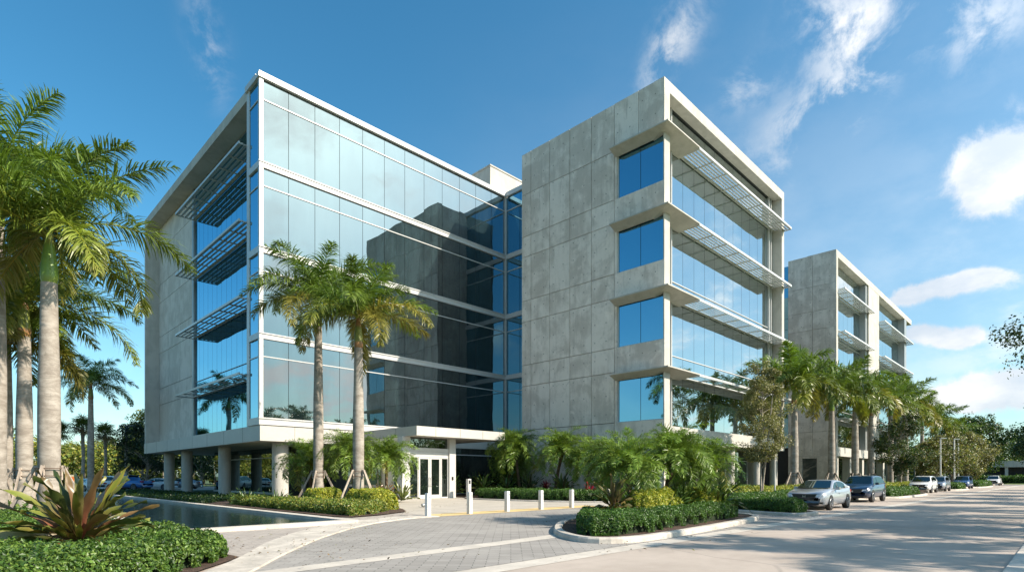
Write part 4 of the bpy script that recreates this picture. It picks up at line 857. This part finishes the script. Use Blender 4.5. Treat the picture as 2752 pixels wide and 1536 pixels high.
hedge('hedge', 'low hedge patch between the silver crossover and the far blue car', [(84.6, 9.8), (90.8, 9.8), (92, 12), (84, 12)], .6, 5000, .15, GH+GC[:1], z=.09, seed=23)
hedge('hedge', 'furthest low hedge patch along the parking lane', [(106.5, 9.9), (122.5, 9.9), (124, 13), (105.5, 13)], .7, 6000, .2, GH+GC[:1], z=.09, seed=24)
hedge('ground_cover', None, [(49, 14.5), (150, 14.5), (150, 19.5), (49, 19.5)], .3, 14000, .22, GH+OH, kind='stuff', z=.06, seed=25)

# dry leaves blown against the kerbs and beds
r = RG(77); mb = MB()
cl = [(c[0], c[1]) for c in lo[2:8]]+[(11.0, 7.3), (13, 7.2), (17, 7.5), (24, 7.2), (12, 19.3), (14.5, 20.8), (5, 14.5), (8.5, 17.2), (4.6, 12.6), (19.5, 24), (7, 9), (15, 14)]
k = r.integers(len(cl), size=420); q = np.array(cl)[k]+r.normal(0, .9, (420, 2))
leaves(mb, r, np.stack([q[:, 0], q[:, 1], np.full(420, .075)-.02*r.random(420)], 1), np.tile([0, 0, 1.], (420, 1)), .075, [(.16, .10, .05), (.25, .16, .07), (.10, .07, .04), (.2, .19, .06)], 0, .25, .5)
tag(mb.build('fallen_leaves', M['leaf']), kind='stuff')
# broadleaf trees
def broad(seed, h, cr, z0, ncl, nlf, ls, cols, tr, shape=1.0, trunks=1, spread=.55, twiggy=0):
    r = RG(seed); lm = MB(); tm = MB()
    for k in range(trunks):
        off = np.array([r.normal(0, .12), r.normal(0, .12), 0])*(trunks > 1); top = np.array([r.normal(0, .05*h), r.normal(0, .05*h), h*.82])
        t = np.linspace(0, 1, 9)[:, None]; P = off+(top-off)*t+np.sin(t*5+k)*np.array([.03*h*.3, .02*h*.3, 0]); tm.tube(P, np.linspace(tr, tr*.2, 9), 9)
    for i in range(ncl):
        u = (i+.5)/ncl; zc = z0+(h-z0)*(.08+.86*u); prof = math.sin(math.pi*min(1, (.12+.80*u)**shape))
        az = i*2.39996+r.normal(0, .4); rad = cr*prof*r.uniform(.35, .82); c = np.array([rad*math.cos(az), rad*math.sin(az), zc+r.normal(0, .04*h)])
        s = np.array([0, 0, max(z0*.7, zc-rad*r.uniform(.7, 1.2))]); t = np.linspace(0, 1, 6)[:, None]
        Pb = s+(c-s)*t+np.array([0, 0, 1])*np.sin(t*math.pi)*rad*.12; tm.tube(Pb, np.linspace(tr*.38, tr*.06, 6), 5, cap=False)
        n = int(nlf/ncl*r.uniform(.6, 1.4)); rc = cr*spread*r.uniform(.55, 1.05)*(.5+.5*prof)
        # sub-clusters make gaps
        nsub = 7; sc = unit(r.normal(0, 1, (nsub, 3)))*rc*r.uniform(.3, .9, (nsub, 1))*np.array([1, 1, .75]); k = r.integers(nsub, size=n)
        for j in range(nsub):
            if r.random() < .55: tm.tube([c*.6+s*.4, c*.95+sc[j]*.4, c+sc[j]], [tr*.08, tr*.05, tr*.02], 4, cap=False)
        q = unit(r.normal(0, 1, (n, 3))); d = q*(rc*.42*r.uniform(.2, 1, (n, 1))**.5)
        leaves(lm, r, c+sc[k]+d, unit(q+sc[k]/rc+np.array([0, 0, .5])), ls, np.array(cols)*r.uniform(.8, 1.2), 0, .7, .6)
    return lm, tm
def mktree(name, label, x, y, args, rz=0, group=None, bark_='bark', cat='tree'):
    lm, tm = broad(**args); t = thing(name, label, cat, (x, y, .03), rz, group)
    lm.build('crown', M['leaf'], t, False); tm.build('trunk', M[bark_], t, False); return t
OL = [(.16, .155, .055), (.22, .20, .075), (.10, .11, .035), (.30, .27, .12)]
DG = [(.03, .06, .015), (.045, .085, .02), (.02, .045, .012), (.07, .11, .03)]
MG = [(.10, .15, .027), (.14, .19, .035), (.07, .11, .022), (.21, .23, .05)]
YG = [(.24, .25, .035), (.17, .20, .035), (.34, .30, .05), (.12, .16, .028)]
mktree('young_tree', 'slim olive-leaved tree with twin pale stems behind the silver sedan', 34.8, 13.4, dict(seed=71, h=8.6, cr=1.9, z0=1.9, ncl=30, nlf=17000, ls=.11, cols=OL, tr=.075, shape=1.0, trunks=2, spread=.5))
mktree('young_tree', 'young dark green street tree before the white car', 73, 13.5, dict(seed=72, h=8.2, cr=3.2, z0=1.6, ncl=24, nlf=11000, ls=.19, cols=DG+OL[:1], tr=.11, spread=.5))
mktree('olive_tree', 'wide hazy olive-green tree above the far blue car', 108, 13.2, dict(seed=73, h=7.8, cr=4.6, z0=1.8, ncl=26, nlf=10000, ls=.30, cols=OL+MG[:1], tr=.16, spread=.5), 0, 'olive-green trees along the parking lane')
mktree('olive_tree', 'olive-green tree just behind the far blue car, left of the widest one', 95, 13.8, dict(seed=74, h=6.4, cr=3.2, z0=1.6, ncl=22, nlf=8000, ls=.26, cols=OL+MG[:1], tr=.14, spread=.5), 0, 'olive-green trees along the parking lane')
mktree('olive_tree', 'bronze-tinted tree at the end of the parking lane by the white pickup', 126, 13.4, dict(seed=75, h=8.5, cr=5, z0=1.8, ncl=24, nlf=9000, ls=.32, cols=OL, tr=.16, spread=.5), 0, 'olive-green trees along the parking lane')
mktree('dark_tree', 'large dark green tree closing the street on the right', 168, 17, dict(seed=76, h=15, cr=11, z0=2.6, ncl=34, nlf=15000, ls=.52, cols=DG+MG[:1], tr=.4, spread=.42))
mktree('dark_tree', 'tall dark tree at the right edge beyond the low building', 150, 3.2, dict(seed=77, h=14, cr=8, z0=3.4, ncl=30, nlf=14000, ls=.45, cols=DG, tr=.35, spread=.42))
mktree('shade_tree', 'near tree whose leafy twigs poke in at the right frame edge', 27.0, -2.0, dict(seed=78, h=11.2, cr=4.8, z0=1.9, ncl=44, nlf=24000, ls=.12, cols=DG+OL[:1], tr=.2, spread=.36))
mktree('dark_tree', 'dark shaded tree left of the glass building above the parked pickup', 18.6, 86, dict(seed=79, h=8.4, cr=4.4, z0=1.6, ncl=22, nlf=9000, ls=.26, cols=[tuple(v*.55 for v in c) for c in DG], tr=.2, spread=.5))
mktree('dark_tree', 'small leafy tree with pale top just left of the glass building', 20.5, 97, dict(seed=80, h=11.5, cr=4.5, z0=2.5, ncl=22, nlf=8000, ls=.28, cols=YG, tr=.2, spread=.42))
mktree('dark_tree', 'dark tree seen under the building between the rear columns', 27, 92, dict(seed=81, h=8.8, cr=5.5, z0=1.6, ncl=20, nlf=7000, ls=.32, cols=DG, tr=.2, spread=.5))
# far woods that read as one mass
def wood(name, pts, hr, cols, ls, nper, seed):
    r = RG(seed); lm = MB()
    for (x, y) in pts:
        h = r.uniform(*hr); cr = h*r.uniform(.42, .6); n = nper
        for k in range(9):
            c = np.array([x+r.normal(0, cr*.55), y+r.normal(0, cr*.55), h*r.uniform(.1, .86)]); rc = cr*r.uniform(.28, .5); q = unit(r.normal(0, 1, (n//9, 3)))
            leaves(lm, r, c+q*rc*r.uniform(.5, 1.05, (n//9, 1))*np.array([1, 1, .8]), unit(q+np.array([0, 0, .4])), ls, np.array(cols)*r.uniform(.7, 1.3), 0, .7, .6)
        lm.tube([(x, y, -.1), (x+r.normal(0, .4), y, h*.5)], [.22, .12], 6, 1)
    return tag(lm.build(name, [M['leaf'], M['bark']]), kind='stuff')
r = RG(9)
def ring(a0, a1, d0, d1, n): 
    out_ = []
    for i in range(n):
        a = R(a0+(a1-a0)*(i+.5)/n); d = r.uniform(d0, d1); out_.append((d*math.cos(a), d*math.sin(a)))
    return out_
wood('distant_trees', ring(78, 98, 118, 150, 44), (8, 11.5), YG+MG[:2]+[(.2,.2,.04)], .50, 1800, 90)
wood('distant_trees', ring(60, 80, 125, 150, 26), (8, 11), DG+MG, .6, 1100, 91)
wood('distant_trees', ring(-6, 13, 205, 250, 40), (11, 16), DG+MG, .8, 1300, 92)
wood('distant_trees', ring(-100, -12, 55, 95, 46), (6, 11), DG, .6, 700, 93)
wood('distant_trees', ring(-178, -100, 60, 100, 36), (6, 11), DG, .7, 500, 94)
wood('distant_trees', ring(100, 178, 70, 110, 30), (6, 10), DG, .7, 500, 95)
# sabal palms in the background at the left
def sabal(seed, h, label, x, y):
    r = RG(seed); mb = MB()
    for i in range(26):
        az = i*2.39996; e0 = R(80-130*(i/26)+r.normal(0, 6)); c = np.array([.12, .15, .03])*r.uniform(.7, 1.3) if i < 20 else np.array([.24, .17, .07])
        A_ = np.array([math.cos(az)*math.cos(e0), math.sin(az)*math.cos(e0), math.sin(e0)]); s = unit(np.cross(A_, [0, 0, 1.0001])); u_ = np.cross(s, A_)
        c0 = np.array([0, 0, h])+A_*.9; mb.tube([(0, 0, h), tuple(c0)], [.03, .02], 4, 0, c, cap=False)
        for k in range(22):
            a = R(-150+300*k/21); d = unit(A_*math.cos(a)+s*math.sin(a)+u_*r.normal(.1, .12)); d2 = unit(d+np.array([0, 0, -.7])); l = 1.0*r.uniform(.8, 1.1); w_ = np.cross(d, u_)*.045
            p1 = c0+d*l*.55; p2 = p1+d2*l*.5; mb.add([c0-w_*.3, c0+w_*.3, p1-w_, p1+w_, p2-w_*.2, p2+w_*.2], [(0, 1, 3, 2), (2, 3, 5, 4)], 0, c)
    t = thing('cabbage_palm', label, 'palm tree', (x, y, 0), 0, 'cabbage palms by the car park'); mb.build('crown', M['frond'], t, False)
    mb = MB(); mb.tube([(0, 0, 0), (.1, 0, h*.5), (0, 0, h)], [.22, .17, .2], 10); mb.build('trunk', M['palmbark'], t, False)
def at(px, d): a = (px-1288)/1422.8*d; f = R(44.9); return (math.cos(f)*d+math.sin(f)*a, math.sin(f)*d-math.cos(f)*a)
sabal(101, 6.8, 'cabbage palm just right of the thick palm trunks, brown and thin', 9.4, 85)
sabal(102, 7.6, 'yellowish cabbage palm directly left of the lone royal palm', 11.9, 86)
sabal(103, 7.0, 'yellowish cabbage palm between the lone royal palm and the light pole', 14.5, 88)
# ------------------------------------------------------------------ poles, bollards, bench, signs
mb = MB()
for x in (13.6, 15.85, 18.1, 20.4, 22.75): pass
lb_ = ['white square bollard nearest the palm bed, leftmost of the row on the yellow strip', 'second white bollard from the left on the yellow strip', 'middle white bollard of the five on the yellow strip', 'fourth white bollard from the left on the yellow strip', 'rightmost white bollard on the yellow strip, nearest the island']
for i, x in enumerate((13.65, 15.85, 18.1, 20.4, 22.75)):
    t = thing('bollard', lb_[i], 'bollard', (x, 18.35, .02), 0, 'white bollards along the drive edge')
    mb = MB(); s = .088; bv = .012
    V = [(a*s, b*s, z) for z in (0, .90) for a, b in ((-1, -1), (1, -1), (1, 1), (-1, 1))]+[(a*(s-bv), b*(s-bv), .915+bv) for a, b in ((-1, -1), (1, -1), (1, 1), (-1, 1))]
    F = [(0, 1, 5, 4), (1, 2, 6, 5), (2, 3, 7, 6), (3, 0, 4, 7), (4, 5, 9, 8), (5, 6, 10, 9), (6, 7, 11, 10), (7, 4, 8, 11), (8, 9, 10, 11)]
    mb.add(V, F); mb.build('post', M['bollard'], t, False)
    mb = MB(); mb.box(.0, .06, -s-.004, -s+.001, .74, .80); mb.build('plate', M['grey_metal'], t, False)
t = thing('bollard_light', 'white slotted light bollard beside the right door post', 'light', (27.2, 31.6, .02))
mb = MB(); mb.box(-.14, .14, -.12, .12, 0, 1.05); mb.box(-.14, -.09, -.12, .12, 1.051, 1.32); mb.box(.09, .14, -.12, .12, 1.051, 1.32); mb.box(-.14, .14, -.12, .12, 1.321, 1.42); mb.build('post', M['bollard'], t, False)
mb = MB(); mb.box(-.06, .06, -.07, .07, 1.052, 1.319); mb.build('lens', M['black'], t, False)
t = thing('ground_spotlight', 'small round ground spotlight on the plaza by the yellow hedge', 'light', (17.6, 24.0, .02))
mb = MB(); mb.tube([(-.12, 0, .10), (.12, 0, .14)], .085, 14); mb.build('housing', M['grey_metal'], t, False); mb = MB(); mb.tube([(0, 0, 0), (0, 0, .1)], .03, 8); mb.build('stand', M['black'], t, False)
t = thing('bench', 'small slatted wooden bench behind the palms on the island', 'bench', (21.0, 13.6, .02), R(-50))
mb = MB(); [mb.box(-.8, .8, -.25+k*.13, -.15+k*.13, .42, .46) for k in range(4)]; mb.build('seat', M['wood'], t, False)
mb = MB(); [mb.box(-.78+k*.2, -.70+k*.2, .26, .30, .48, .92) for k in range(8)]; mb.box(-.82, .82, .25, .31, .93, 1.0); mb.build('backrest', M['wood'], t, False)
for sx in (-.74, .68):
    for sy in (-.22, .22): mb = MB(); mb.box(sx, sx+.06, sy, sy+.06, 0, .42); mb.build('leg', M['wood'], t, False)
def post(name, label, x, y, h, r_=.05, cat='pole', group=None, head=None, m='white'):
    t = thing(name, label, cat, (x, y, .02), R(-45), group); mb = MB(); mb.tube([(0, 0, 0), (0, 0, h)], [r_*1.15, r_*.8], 12); mb.tube([(0, 0, 0), (0, 0, .12)], r_*2, 12); mb.build('pole', M[m], t, False)
    if head == 'arm': mb = MB(); mb.box(-.06, .75, -.12, .12, h-.02, h+.1); mb.build('lamp_head', M['grey_metal'], t, False)
    if head == 'twin':
        for s_ in (-1, 1): mb = MB(); mb.box(s_*.15 if s_ > 0 else -.9, .9 if s_ > 0 else -.15, -.15, .15, h-.04, h+.12); mb.build('lamp_head', M['grey_metal'], t, False)
        mb = MB(); mb.box(-.16, .16, -.04, .04, h, h+.06); mb.build('bracket', M['grey_metal'], t, False)
post('stake_pole', 'thin white pole standing right of the slim olive tree', 36.3, 13.2, 3.1, .045)
post('light_pole', 'tall pale concrete light pole left of the glass building', 16.8, 88, 8.2, .2, 'street lamp', head='twin', m='conc2')
post('street_lamp', 'slender white street lamp left of the pair in front of the olive trees', 92.5, 12.6, 6.6, .10, 'street lamp', head='arm')
post('street_lamp', 'left of the two close white poles among the olive trees', 103.5, 12.5, 7.0, .12, 'street lamp', head='arm')
post('street_lamp', 'right of the two close white poles among the olive trees', 106.6, 12.4, 7.0, .12, 'street lamp', head='arm')
t = thing('notice_sign', 'small cream sign with an orange patch behind the cordyline', 'sign', (3.55, 28.2, 0), R(-45))
mb = MB(); mb.box(-.03, .03, -.03, .03, 0, 1.0); mb.build('post', M['timber'], t, False); mb = MB(); mb.box(-.21, .21, -.05, -.03, .98, 1.68); mb.build('board', simple('sign_cream', (.6, .5, .32), .6), t, False)
mb = MB(); mb.box(-.15, .15, -.056, -.051, 1.40, 1.60); mb.build('patch', M['orange'], t, False)
# low building and lawn at the end of the street
t = thing('low_building', 'low pale flat-roofed building beyond the trees at the far right', 'building', (190, 3, 0))
mb = MB(); mb.box(188, 200, -8, 22, 4.0, 5.6); mb.build('roof', M['conc2'], t)
mb = MB(); mb.box(190, 199, -7, 21, 0, 3.99); mb.build('wall', M['dark'], t)
for y in (-6, 0, 6, 12, 18): mb = MB(); mb.box(188.3, 189, y, y+.6, 0, 3.99); mb.build('column', M['conc2'], t)
hedge('hedge', 'long clipped hedge in front of the low building at the street end', [(174, -8), (177, -8), (177, 20), (174, 20)], 1.6, 6000, .3, GH, z=0, seed=30, Rr=.6)
sheet('lawn', [(150, -12), (173.5, -12), (173.5, 11), (158, 11)], .03, M['lawn'])

# ------------------------------------------------------------------ cars (local: nose at -x, origin under the middle)
def loft(mb, St, m=0):
    """St: list of (x, [(y,z)...half section from bottom centre to top centre])"""
    k = len(St[0][1]); V = []; n = len(St)
    for x, sec in St:
        V += [(x, y, z) for y, z in sec]+[(x, -y, z) for y, z in sec[::-1]]
    kk = 2*k; F = []
    for i in range(n-1):
        for j in range(kk-1): F.append((i*kk+j, i*kk+j+1, (i+1)*kk+j+1, (i+1)*kk+j))
    F.append(tuple(range(kk))); F.append(tuple(range((n-1)*kk, n*kk))[::-1]); mb.add(V, F, m, (1, 1, 1), True)
def make_car(label, paint, x, y, z=0.004, rz=0, kind='sedan', group='cars parked along the street', sc=1.0, emblem=False):
    t = thing('parked_car', label, 'car', (x, y, z), rz, group); t.scale = (sc,)*3
    if kind == 'sedan':
        Lh = 2.32; Wd = .90; roof = 1.42; belt = .93; bz = .20
        top = [(-2.32, .60), (-2.26, .80), (-2.0, .87), (-1.2, .97), (-.95, .985), (0, .97), (1.2, 1.0), (1.75, 1.05), (2.15, 1.08), (2.28, .98), (2.32, .70)]
        gh = [(-1.02, .975), (-.25, 1.35), (.1, 1.41), (.6, 1.42), (1.1, 1.36), (1.95, 1.05)]; wr = .335; ax = (-1.40, 1.32)
    elif kind == 'suv':
        Lh = 2.38; Wd = .93; roof = 1.70; belt = 1.08; bz = .26
        top = [(-2.38, .66), (-2.32, .86), (-2.1, .98), (-1.3, 1.07), (-1.05, 1.10), (0, 1.10), (1.2, 1.14), (2.0, 1.16), (2.25, 1.14), (2.34, 1.0), (2.38, .70)]
        gh = [(-1.12, 1.08), (-.5, 1.58), (-.1, 1.66), (.8, 1.69), (1.7, 1.64), (2.22, 1.14)]; wr = .37; ax = (-1.42, 1.36)
    else:
        Lh = 2.7; Wd = .96; roof = 1.82; belt = 1.15; bz = .34
        top = [(-2.7, .75), (-2.62, .98), (-2.4, 1.08), (-1.5, 1.15), (-1.3, 1.16), (0, 1.16), (.7, 1.16), (1.7, 1.14), (2.5, 1.14), (2.66, 1.1), (2.7, .8)]
        gh = [(-1.35, 1.14), (-.7, 1.70), (-.4, 1.79), (.2, 1.80), (.55, 1.76), (.75, 1.15)]; wr = .40; ax = (-1.75, 1.65)
    xs = sorted(set([a for a, _ in top]+[-2.1, -1.7, -1.0, -.5, .5, 1.0, 1.5, 1.9]))
    xs = [q for q in xs if -Lh <= q <= Lh]
    St = []
    for q in xs:
        zt = np.interp(q, *zip(*top)); e = abs(q)/Lh; w = Wd*(1-.13*max(0, (e-.72)/.28)**1.8-.10*max(0, (e-.94)/.06)); b0 = bz+.10*max(0, (e-.9)/.1)
        zm = min(zt-.04, .52+.1*(kind != 'sedan'))
        St.append((q, [(0, b0), (w*.80, b0), (w*.965, b0+.10), (w, zm), (w*.985, min(zt-.03, zm+.2)), (w*.93, zt-.055), (w*.86, zt-.005), (0, zt+.03*(1-e))]))
    mb = MB(); loft(mb, St)
    g0, g1 = gh[0][0], gh[-1][0]; wb = Wd*.90; wt = Wd*.68
    Sg = []
    gx = sorted(set([a for a, _ in gh]+list(np.linspace(g0, g1, 9))))
    for q in gx:
        zt = np.interp(q, *zip(*gh)); zb = np.interp(q, *zip(*top))-.06; f_ = max(0.001, (zt-zb)/(roof-belt+.06)); wtop = wb+(wt-wb)*min(1, f_)
        Sg.append((q, [(0, zb), (wb, zb), (wb+(wtop-wb)*.5, zb+(zt-zb)*.5), (wtop+.02, zt-.05*min(1, f_)), (wtop-.08, zt-.01), (0, zt+.012)]))
    loft(mb, Sg); mb.build('body', M[paint], t, False)
    # glass, laid 6 mm proud of the cabin
    def gw(q, v):   # side point at x=q, fraction v of height
        zt = np.interp(q, *zip(*gh)); zb = np.interp(q, *zip(*top)); f_ = (zt-zb+.06)/(roof-belt+.06); wtop = wb+(wt-wb)*min(1, f_)+.02; zz_ = zb+(zt-.06-zb)*v
        zb2 = zb-.06; fr = (zz_-zb2)/max(.01, (zt-.05*min(1, f_)-zb2)); return wb+(wtop-wb)*fr+.008, zz_
    xa = gh[0][0]; xb = gh[1][0]
    def ws(x0, z0, x1, z1, w0, w1, name, off):
        mb = MB(); n_ = 6; V = []
        for k in range(n_+1):
            a = -1+2*k/n_; bow = .05*(1-a*a)
            V += [(x0-off*bow*1.2, a*w0, z0+.012), (x1-off*bow*.6, a*w1, z1+.016)]
        mb.add(V, [(2*k, 2*k+2, 2*k+3, 2*k+1) for k in range(n_)], 0, (1, 1, 1), True); mb.build(name, M['carglass'], t, False)
    sl = (gh[1][1]-gh[0][1])/(xb-xa); ws(xa+.04, gh[0][1]+.04*sl+.03, xb-.02, gh[1][1]-.0+.01, wb*.90, wt*.97, 'windscreen', 1)
    r0, r1 = gh[-2], gh[-1]
    mb = MB(); mb.add([(r0[0]+.03, -wt*.9, r0[1]+.012-.01), (r0[0]+.03, wt*.9, r0[1]+.012-.01), (r1[0]-.06, wb*.85, r1[1]+.05), (r1[0]-.06, -wb*.85, r1[1]+.05)], [(0, 1, 2, 3)]); mb.build('rear_window', M['carglass'], t, False)
    mid = (ax[0]+ax[1])/2+.15
    for s_ in (-1, 1):
        for (qa, qb) in ((xa+.42, mid-.04), (mid+.04, gh[-2][0]+(.15 if kind != 'pickup' else -.1))):
            if qb-qa < .2: continue
            mb = MB(); Q = np.linspace(qa, qb, 5); V = []
            for q in Q:
                for v in (.06, .93): w_, z_ = gw(q, v); V.append((q, s_*w_, z_))
            mb.add(V, [(2*k, 2*k+2, 2*k+3, 2*k+1) for k in range(4)], 0, (1, 1, 1), True); mb.build('side_window', M['carglass'], t, False)
        mb = MB(); zb = belt-.02; mb.box(xa+.42, xa+.60, min(s_*(wb+.03), s_*(wb+.22)), max(s_*(wb+.03), s_*(wb+.22)), zb+.03, zb+.17); mb.build('mirror', M[paint], t, False)
        mb = MB(); zf = np.interp(-Lh+.1, *zip(*top)); w0 = Wd*.80
        mb.add([(-Lh-.01, s_*w0*.52, zf-.10), (-Lh+.05, s_*w0*1.0, zf-.07), (-Lh+.30, s_*(Wd*.955+.006), zf-.03), (-Lh+.30, s_*(Wd*.965+.006), zf-.13), (-Lh+.04, s_*w0*1.01, zf-.20), (-Lh-.015, s_*w0*.54, zf-.17)], [(0, 1, 4, 5), (1, 2, 3, 4)]); mb.build('headlight', M['lamp'], t, False)
        mb = MB(); mb.box(Lh-.25, Lh+.005, min(s_*Wd*.55, s_*Wd*.88), max(s_*Wd*.55, s_*Wd*.88), zf-.02, zf+.12); mb.build('tail_light', simple('tail_red', (.3, .01, .01), .2) if 'tail_red' not in bpy.data.materials else bpy.data.materials['tail_red'], t, False)
        mb = MB(); mb.box(-.15, .02, min(s_*(Wd+.0), s_*(Wd+.02)), max(s_*(Wd+.0), s_*(Wd+.02)), belt-.17, belt-.14); mb.build('door_handle', M['chrome'], t, False)
        for a in ax:
            w = thing('wheel', None, None, (a, s_*(Wd-.10), wr)); w.parent = t
            bpy.data.objects  # wheel empty, tyre and rim below it
            tb = MB(); th = np.linspace(0, 2*math.pi, 25)[:-1]; prof = [(wr*.66, -.09), (wr*.95, -.11), (wr, -.07), (wr, .07), (wr*.95, .115), (wr*.66, .10)]
            V = [(rr*math.cos(q), yy*s_, rr*math.sin(q)) for q in th for rr, yy in prof]; kq = len(prof); F = [(i*kq+j, ((i+1) % 24)*kq+j, ((i+1) % 24)*kq+j+1, i*kq+j+1) for i in range(24) for j in range(kq-1)]
            tb.add(V, F, 0, (1, 1, 1), True); tb.build('tyre', M['rubber'], w, False)
            rb = MB(); rb.tube([(0, s_*.06, 0), (0, s_*.09, 0)], wr*.68, 20, 1)
            for k in range(5):
                q = k*2*math.pi/5; rb.bar((math.cos(q)*.05, s_*.10, math.sin(q)*.05), (math.cos(q)*wr*.62, s_*.10, math.sin(q)*wr*.62), .09, .02)
            rb.tube([(math.cos(q)*wr*.64, s_*.10, math.sin(q)*wr*.64) for q in np.linspace(0, 2*math.pi, 21)], .02, 5, cap=False); rb.tube([(0, s_*.08, 0), (0, s_*.118, 0)], .06, 10)
            rb.build('rim', [M['chrome'], M['black']], w, False)
            mb = MB(); mb.tube([(a, s_*(Wd-.13), wr+.02), (a, s_*(Wd+.003), wr+.02)], wr*1.07, 24); mb.build('wheel_arch', M['black'], t, False)
    zf = np.interp(-Lh+.1, *zip(*top)); mb = MB(); gh_ = .16 if kind == 'sedan' else .24
    mb.add([(-Lh-.02, -.55, zf-.05), (-Lh-.02, .55, zf-.05), (-Lh-.025, .46, zf-.05-gh_), (-Lh-.025, -.46, zf-.05-gh_), (-Lh+.1, -.55, zf-.05), (-Lh+.1, .55, zf-.05), (-Lh+.1, .46, zf-.05-gh_), (-Lh+.1, -.46, zf-.05-gh_)], [(0, 3, 2, 1), (0, 1, 5, 4), (3, 7, 6, 2), (0, 4, 7, 3), (1, 2, 6, 5)]); mb.build('grille', M['black'], t, False)
    mb = MB(); mb.box(-Lh-.03, -Lh+.1, -.62, .62, bz+.05, bz+.15); mb.build('bumper_intake', M['black'], t, False)
    for s_ in (-1, 1): mb = MB(); mb.box(-Lh+.02, -Lh+.16, min(s_*.60, s_*.78), max(s_*.60, s_*.78), bz+.12, bz+.19); mb.build('fog_light', M['black'], t, False)
    mb = MB()
    if emblem:
        for yy in (-.05, .05): mb.box(-Lh-.035, -Lh-.02, yy-.012, yy+.012, zf-.21, zf-.11)
        mb.box(-Lh-.035, -Lh-.02, -.04, .04, zf-.17, zf-.15)
    else: mb.tube([(-Lh-.035, 0, zf-.19), (-Lh-.02, 0, zf-.19)], .05, 12)
    mb.build('emblem', M['chrome'], t, False)
    mb = MB(); mb.box(-Lh+.02, -Lh+.04, -.9, .9, bz-.0, bz+.0+.02); mb.build('splitter', M['black'], t, False)
    return t
make_car('silver sedan with black grille, parked nearest at the kerb', 'silver', 31.4, 9.2, emblem=True, sc=1.02)
make_car('dark navy sport utility car parked behind the silver sedan', 'navy', 42.5, 9.9, kind='suv', sc=1.0)
make_car('white sport utility car parked beyond the second hedge bed', 'wcar', 69.8, 10.9, kind='suv', sc=1.0)
make_car('silver-grey crossover close behind the white car', 'scar', 78.5, 10.9, kind='suv', sc=.98)
make_car('far blue car parked before the olive trees', 'bcar', 98, 10.9, kind='suv', sc=1.0)
make_car('dark saloon half hidden by the far hedge', 'kcar', 116, 12.4, kind='sedan', sc=1.0)
make_car('white pickup truck furthest along the street', 'wcar', 136, 10.6, kind='pickup')
gp = 'cars in the far car park'
make_car('blue pickup in the car park left of the building columns', 'blue', 15.2, 78, rz=R(-60), kind='pickup', group=gp)
make_car('white van-like car left of the blue pickup in the car park', 'wcar', 13.0, 79.5, rz=R(-45), kind='suv', group=gp)
make_car('dark blue car behind the white one in the car park', 'bcar', 15.4, 88, rz=R(130), kind='suv', group=gp)
make_car('white sedan right of the blue pickup in the car park', 'wcar', 18.6, 81, rz=R(-40), kind='sedan', group=gp)
make_car('silver sedan near the rear columns in the car park', 'scar', 22.0, 83, rz=R(-30), kind='sedan', group=gp)
make_car('white sedan at the left end of the car park row', 'wcar', 11.0, 77, rz=R(-70), kind='sedan', group=gp)
